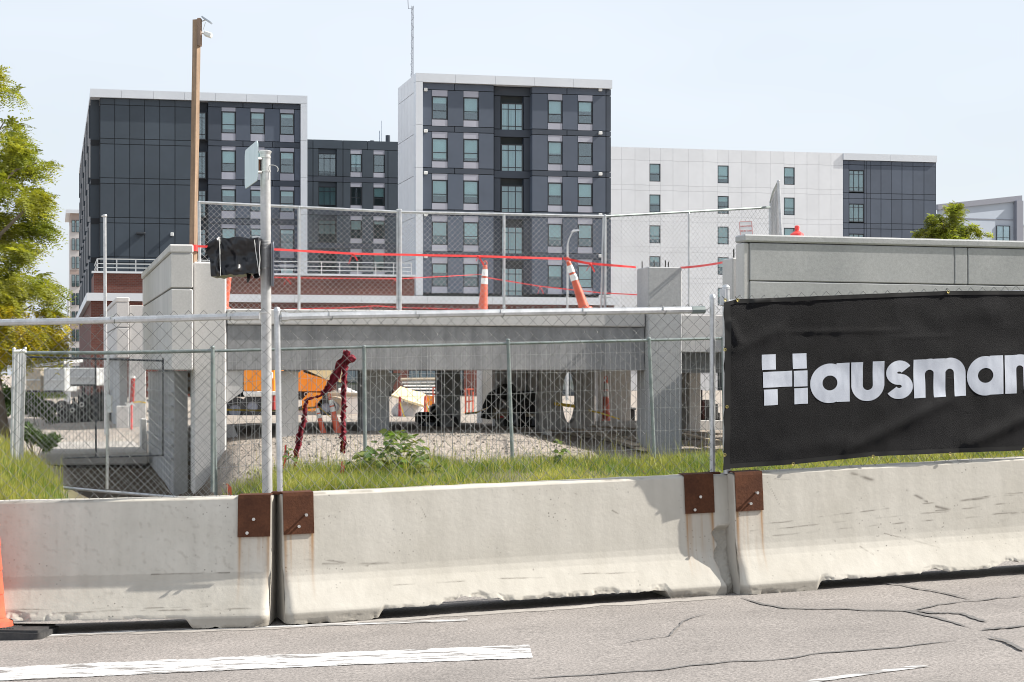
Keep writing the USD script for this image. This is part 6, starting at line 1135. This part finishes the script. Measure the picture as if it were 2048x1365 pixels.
def tree_fronds(name, label, spec, Y, per, trunkpath, limbs, cat_='tree', fl=.30, leaf=(.055, .02), depth=1.6, seed=5, nl=11, group=None, hue=None, matl='leaf', droop=.5):
    rr = np.random.default_rng(seed); P = clumps(spec, Y, depth, per, rr); n = len(P); ctr = np.array(trunkpath[-1]); out = unit(unit(P - ctr) * [1, 1, .3] + rr.normal(0, .45, (n, 3)) - [0, 0, droop * .6]); L = fl * rr.uniform(.6, 1.3, n)
    nrm = unit(np.cross(out, unit(np.cross([0, 0, 1.], out) + 1e-6)) * -1 + rr.normal(0, .25, (n, 3))); nrm[nrm[:, 2] < 0] *= -1; sd = unit(np.cross(out, nrm)); C, D, N, LL, WW, TT = [], [], [], [], [], []
    base_t = .7 + .75 * rr.random(n); 
    if hue is not None: tcol = hue(P, rr)
    else: tcol = np.tile([1., 1, 1], (n, 1))
    for k in range(nl):
        s = (k + .6) / nl; c = P + out * (L * s)[:, None] - np.array([0, 0, 1.]) * (L * .35 * s ** 2)[:, None]
        for sg in (-1, 1): C.append(c); D.append(unit(sd * sg + out * .55 + rr.normal(0, .12, (n, 3)))); N.append(nrm + rr.normal(0, .25, (n, 3))); LL.append(np.full(n, leaf[0]) * rr.uniform(.7, 1.2, n)); WW.append(np.full(n, leaf[1])); TT.append(tcol * base_t[:, None])
    v, f = leafquads(np.vstack(C), np.vstack(D), unit(np.vstack(N)), np.concatenate(LL), np.concatenate(WW)); t = T(name, label, cat_, group)
    tr = t.p('trunk', tube(trunkpath, np.linspace(.17, .10, len(trunkpath)), 9), 'bark')
    for q in limbs: t.p('limb', tube(q, np.linspace(.06, .012, len(q)), 6), 'bark')
    t.p('crown', (v, f), matl, smooth=False, prim={'tint': np.repeat(np.vstack(TT), 4, 0)}, kind='stuff'); t.done()
Yt = 42.; B_ = lambda x, y, d=0: U(x - 30, y, Yt + d)
spec = [(-12, 168, 40), (5, 150, 26), (22, 175, 18, .5), (-20, 215, 30), (-60, 240, 60), (18, 262, 26), (38, 252, 18), (30, 310, 44), (70, 298, 24), (88, 318, 26), (105, 330, 16, .5), (60, 335, 24), (-30, 330, 70), (15, 380, 40), (60, 395, 38), (95, 408, 30), (112, 400, 14, .5), (50, 440, 40), (80, 455, 24), (0, 450, 60), (-60, 420, 80), (40, 505, 36), (78, 500, 20, .5), (95, 512, 12, .4), (20, 545, 44), (60, 560, 30), (30, 590, 46), (80, 575, 36), (105, 585, 24, .7), (118, 572, 12, .6), (60, 620, 40), (95, 618, 30), (112, 630, 18), (20, 640, 54), (70, 665, 40), (100, 665, 26), (40, 690, 34), (-40, 560, 90), (-50, 680, 80), (85, 690, 24)]
hue = lambda P, rr: np.where((P[:, 2:3] < 3.0) & (rr.random((len(P), 1)) < .75), np.array([[1.7, 1.35, .7]]), np.array([[1.05, 1.05, 1.]]))
g0 = base_at(8, Yt); gA = base_at(22, Yt + .6)
spec = [(q[0] - 18,) + tuple(q[1:]) for q in spec]
tree_fronds('locust_tree', 'feathery yellow green tree filling the left edge of the picture', spec, Yt, 185, [g0 - [0, 0, .2], B_(10, 720), B_(4, 640), B_(-20, 520)],
    [[B_(4, 640), B_(40, 560, .4), B_(85, 520, .6), B_(110, 505, .4)], [B_(-10, 570), B_(30, 470, -.4), B_(80, 420, -.6), B_(112, 402, -.5)], [B_(-15, 560), B_(0, 420), B_(30, 370, .2), B_(62, 340, .4), B_(105, 326, .3)], [B_(-20, 520), B_(-5, 380, .3), B_(8, 300, .3), B_(24, 268), B_(38, 245)], [B_(-20, 500), B_(-30, 300), B_(-15, 190), B_(20, 160)], [B_(8, 690), B_(50, 640, -.5), B_(95, 610, -.6)], [gA, B_(20, 710, .6), B_(28, 640, .6), B_(60, 590, .5)]], hue=hue, nl=7, leaf=(.085, .036), fl=.34)
Y2 = 95.; g1 = base_at(1903, Y2); sp2 = [(1905, 432, 20, 1.2), (1888, 440, 16), (1922, 436, 10, 1.3), (1868, 448, 12), (1864, 438, 8), (1905, 462, 26), (1880, 468, 22), (1860, 465, 14, .9), (1846, 468, 12), (1930, 465, 16), (1942, 462, 10, 1.4), (1950, 470, 9), (1965, 474, 6, 1.2), (1900, 500, 50), (1870, 520, 50), (1940, 520, 50), (1905, 415, 9, .8), (1908, 422, 12)]
tree_fronds('small_tree', 'bushy green tree rising over the parapet wall in front of the far grey building', sp2, Y2, 750, [g1, U(1903, 620, Y2), U(1903, 500, Y2)], [[U(1903, 520, Y2), U(1890, 470, Y2), U(1885, 440, Y2)], [U(1903, 500, Y2), U(1930, 465, Y2), U(1943, 450, Y2)], [U(1903, 500, Y2), U(1905, 450, Y2), U(1906, 416, Y2)]], fl=.30, leaf=(.13, .06), depth=.8, seed=8, nl=4, droop=.1, hue=lambda P, r_: np.tile([[.85, .9, 1.1]], (len(P), 1)) * (.7 + .7 * r_.random((len(P), 1))))
for i, (px, Y, top, lb) in enumerate(((60, 120, 640, 'far tree behind the feathery tree at the left edge'), (20, 70, 690, 'yellowish tree low at the left edge behind the trailers'))):
    g2 = base_at(px, Y); sp = [(px + dx, top + dy, r) for dx, dy, r in ((0, 30, 40), (-40, 50, 40), (40, 50, 36), (0, 70, 44), (-60, 80, 36), (52, 78, 22))]
    tree_fronds('background_tree', lb, sp, Y, 420, [g2, U(px, 740, Y), U(px, top + 50, Y)], [[U(px, top + 70, Y), U(px - 40, top + 50, Y)], [U(px, top + 70, Y), U(px + 36, top + 45, Y)]], fl=.5, leaf=(.2, .1), depth=1.5, seed=20 + i, nl=4, hue=lambda P, r_: np.tile([[1.2, 1.1, .8]], (len(P), 1)))
# dark shrubs along the left yard and low plants on the bank
def shrub(name, label, spec, Y, per, mtl, leaf, depth=.4, seed=0, tint=(1, 1, 1)):
    rr = np.random.default_rng(seed); P = clumps(spec, Y, depth, per, rr); n = len(P); gz_ = float(ground(*U(spec[0][0], 750, Y)[:2])); P = P[P[:, 2] > gz_ - .05]; n = len(P); d = unit(rr.normal(0, 1, (n, 3)) + [0, 0, .3]); v, f = leafquads(P, d, unit(rr.normal(0, 1, (n, 3)) + [0, 0, 1.2]), leaf[0] * rr.uniform(.6, 1.3, n), leaf[1] * rr.uniform(.7, 1.2, n))
    t = T(name, label, 'shrub'); c = U(spec[0][0], 750, Y); c[2] = gz_
    for k in range(5): q = P[rr.integers(n)]; t.p('stem', tube([c + rr.normal(0, .1, 3) * [1, 1, 0], (c + q) / 2 + [0, 0, .05], q], [.012, .008, .004], 5), 'bark')
    t.p('foliage', (v, f), mtl, smooth=False, prim={'tint': np.repeat(np.tile(tint, (n, 1)) * (.6 + .8 * rr.random((n, 1))), 4, 0)}, kind='stuff'); t.done()
shrub('shrub', 'dark green shrub at the left edge behind the bundle of fence frames', [(0, 800, 40), (-20, 780, 40), (12, 820, 20)], 62, 2200, 'hedge_leaf', (.10, .06), seed=1)
shrub('shrub', 'dark green low shrub right of the bundle of fence frames, beside the digger buckets', [(75, 815, 32, .7), (60, 800, 20), (95, 825, 22, .7), (100, 840, 16, .6)], 66, 2600, 'hedge_leaf', (.10, .05), seed=2)
shrub('shrub', 'sunlit yellow green weeds behind the dark shrubs at the left', [(90, 790, 26, .4), (120, 792, 20, .4), (70, 788, 20, .4)], 84, 1800, 'bush_leaf', (.12, .03), seed=3, tint=(2.2, 1.9, 1.1))
shrub('weed', 'dark spreading weed on the bank beside the drive slab', [(70, 872, 22, .5), (58, 858, 16, .5), (85, 882, 20, .4), (105, 878, 14, .3), (95, 892, 16, .5)], 31, 1500, 'hedge_leaf', (.10, .04), depth=.2, seed=4, tint=(1.4, 1.4, 1.2))
# broad leaved bush in front of the deck, leaf by leaf
def bush(name, label, spec, Y, nleaf, L, seed, spread=.35, stems=8):
    rr = np.random.default_rng(seed); t = T(name, label, 'bush'); k = rr.integers(0, len(spec), nleaf); c0 = base_at(np.mean([s[0] for s in spec]), Y)
    tips = []
    for s in spec[:stems]: q = U(s[0], s[1], Y + rr.uniform(-.1, .1)); t.p('stem', tube([c0 + rr.normal(0, .06, 3) * [1, 1, 0], (c0 * .5 + q * .5) + rr.normal(0, .04, 3), q], [.010, .007, .004], 5), 'hedge_stem')
    for i in range(nleaf):
        px, py, r = spec[k[i]]; q = U(px + rr.normal(0, r * .55), py + rr.normal(0, r * .5), Y + rr.normal(0, spread)); a = rr.uniform(0, 2 * np.pi); d = unit(np.array([np.cos(a), np.sin(a) * .8, rr.uniform(-.45, .35)])); n_ = unit(np.array([rr.normal(0, .35), rr.normal(0, .35) - .35, 1.])); s = unit(np.cross(d, n_)); n_ = np.cross(s, d); l = L * rr.uniform(.55, 1.25)
        V = []; 
        for u_, w in ((0, 0), (.25, .34), (.55, .40), (.82, .2), (1, 0)): V += [q + d * l * u_ + s * l * w + n_ * (.07 * l - .22 * l * u_ ** 2), q + d * l * u_ - n_ * (.22 * l * u_ ** 2), q + d * l * u_ - s * l * w + n_ * (.07 * l - .22 * l * u_ ** 2)]
        V = np.array(V); f = quads([[3 * j + c_, 3 * j + 3 + c_, 3 * j + 4 + c_, 3 * j + 1 + c_] for j in range(4) for c_ in (0, 1)]); b_ = rr.uniform(.7, 1.5); t.p('leaf', (V, f), 'bush_leaf', smooth=True, prim={'tint': np.tile([b_ * rr.uniform(.9, 1.5), b_, b_ * .9], (len(V), 1))})
    t.done()
mat('hedge_stem', (.10, .13, .04), rough=.7)
bush('leafy_bush', 'broad leaved green bush in the grass in front of the dark inner column', [(800, 876, 16), (780, 890, 18), (760, 905, 20), (820, 892, 18), (840, 905, 18), (800, 905, 26), (770, 920, 24), (730, 912, 12), (850, 920, 14), (810, 925, 26), (785, 872, 10)], 27.6, 250, .115, 3)
bush('leafy_weed', 'slim leafy weed stalk growing in the gravel right of the middle fence post', [(1115, 885, 7), (1118, 905, 8), (1112, 925, 10), (1125, 900, 6), (1108, 915, 8)], 29.2, 26, .09, 5, .05)
bush('leafy_weed', 'leafy weed in the grass between the red netting and the bush', [(860, 935, 10), (880, 940, 10), (715, 915, 8), (700, 925, 8)], 27.4, 24, .09, 6, .1)
bush('leafy_weed', 'low dark weed beside the foot of the left fence post of the middle barrier', [(575, 905, 8), (568, 920, 10), (585, 915, 8)], 28.0, 22, .08, 7, .08)

# groups: repeats of one kind carry one short phrase
GROUPS = dict(concrete_barrier='concrete barriers along the road', chain_link_fence='chain link fences on and behind the barriers', deck_fence='chain link fences on the deck', traffic_channelizer='orange traffic channelizers', apartment_block='apartment blocks behind the site', red_tape='red barrier tapes on the deck',
    yellow_tape='yellow caution tapes under the deck', survey_flag='survey flags in the grass', digger_attachment='digger attachments in a row', site_trailer='site trailers in the left yard', plank='planks on the ground', rock='rocks on the ground', bin='black bins behind the sill wall', marker_post='marker posts on the site',
    terrace_bench='benches on the terrace', terrace_chair='chairs on the terrace', traffic_pole='far traffic poles', shrub='shrubs in the left yard', leafy_weed='leafy weeds in the grass', background_tree='far trees at the left edge')
import re as _re
for pr in stage.GetPrimAtPath('/World').GetChildren():
    k = _re.sub(r'_\d{3}$', '', pr.GetName())
    if k in GROUPS and not pr.GetCustomDataByKey('kind'): pr.SetCustomDataByKey('group', GROUPS[k])
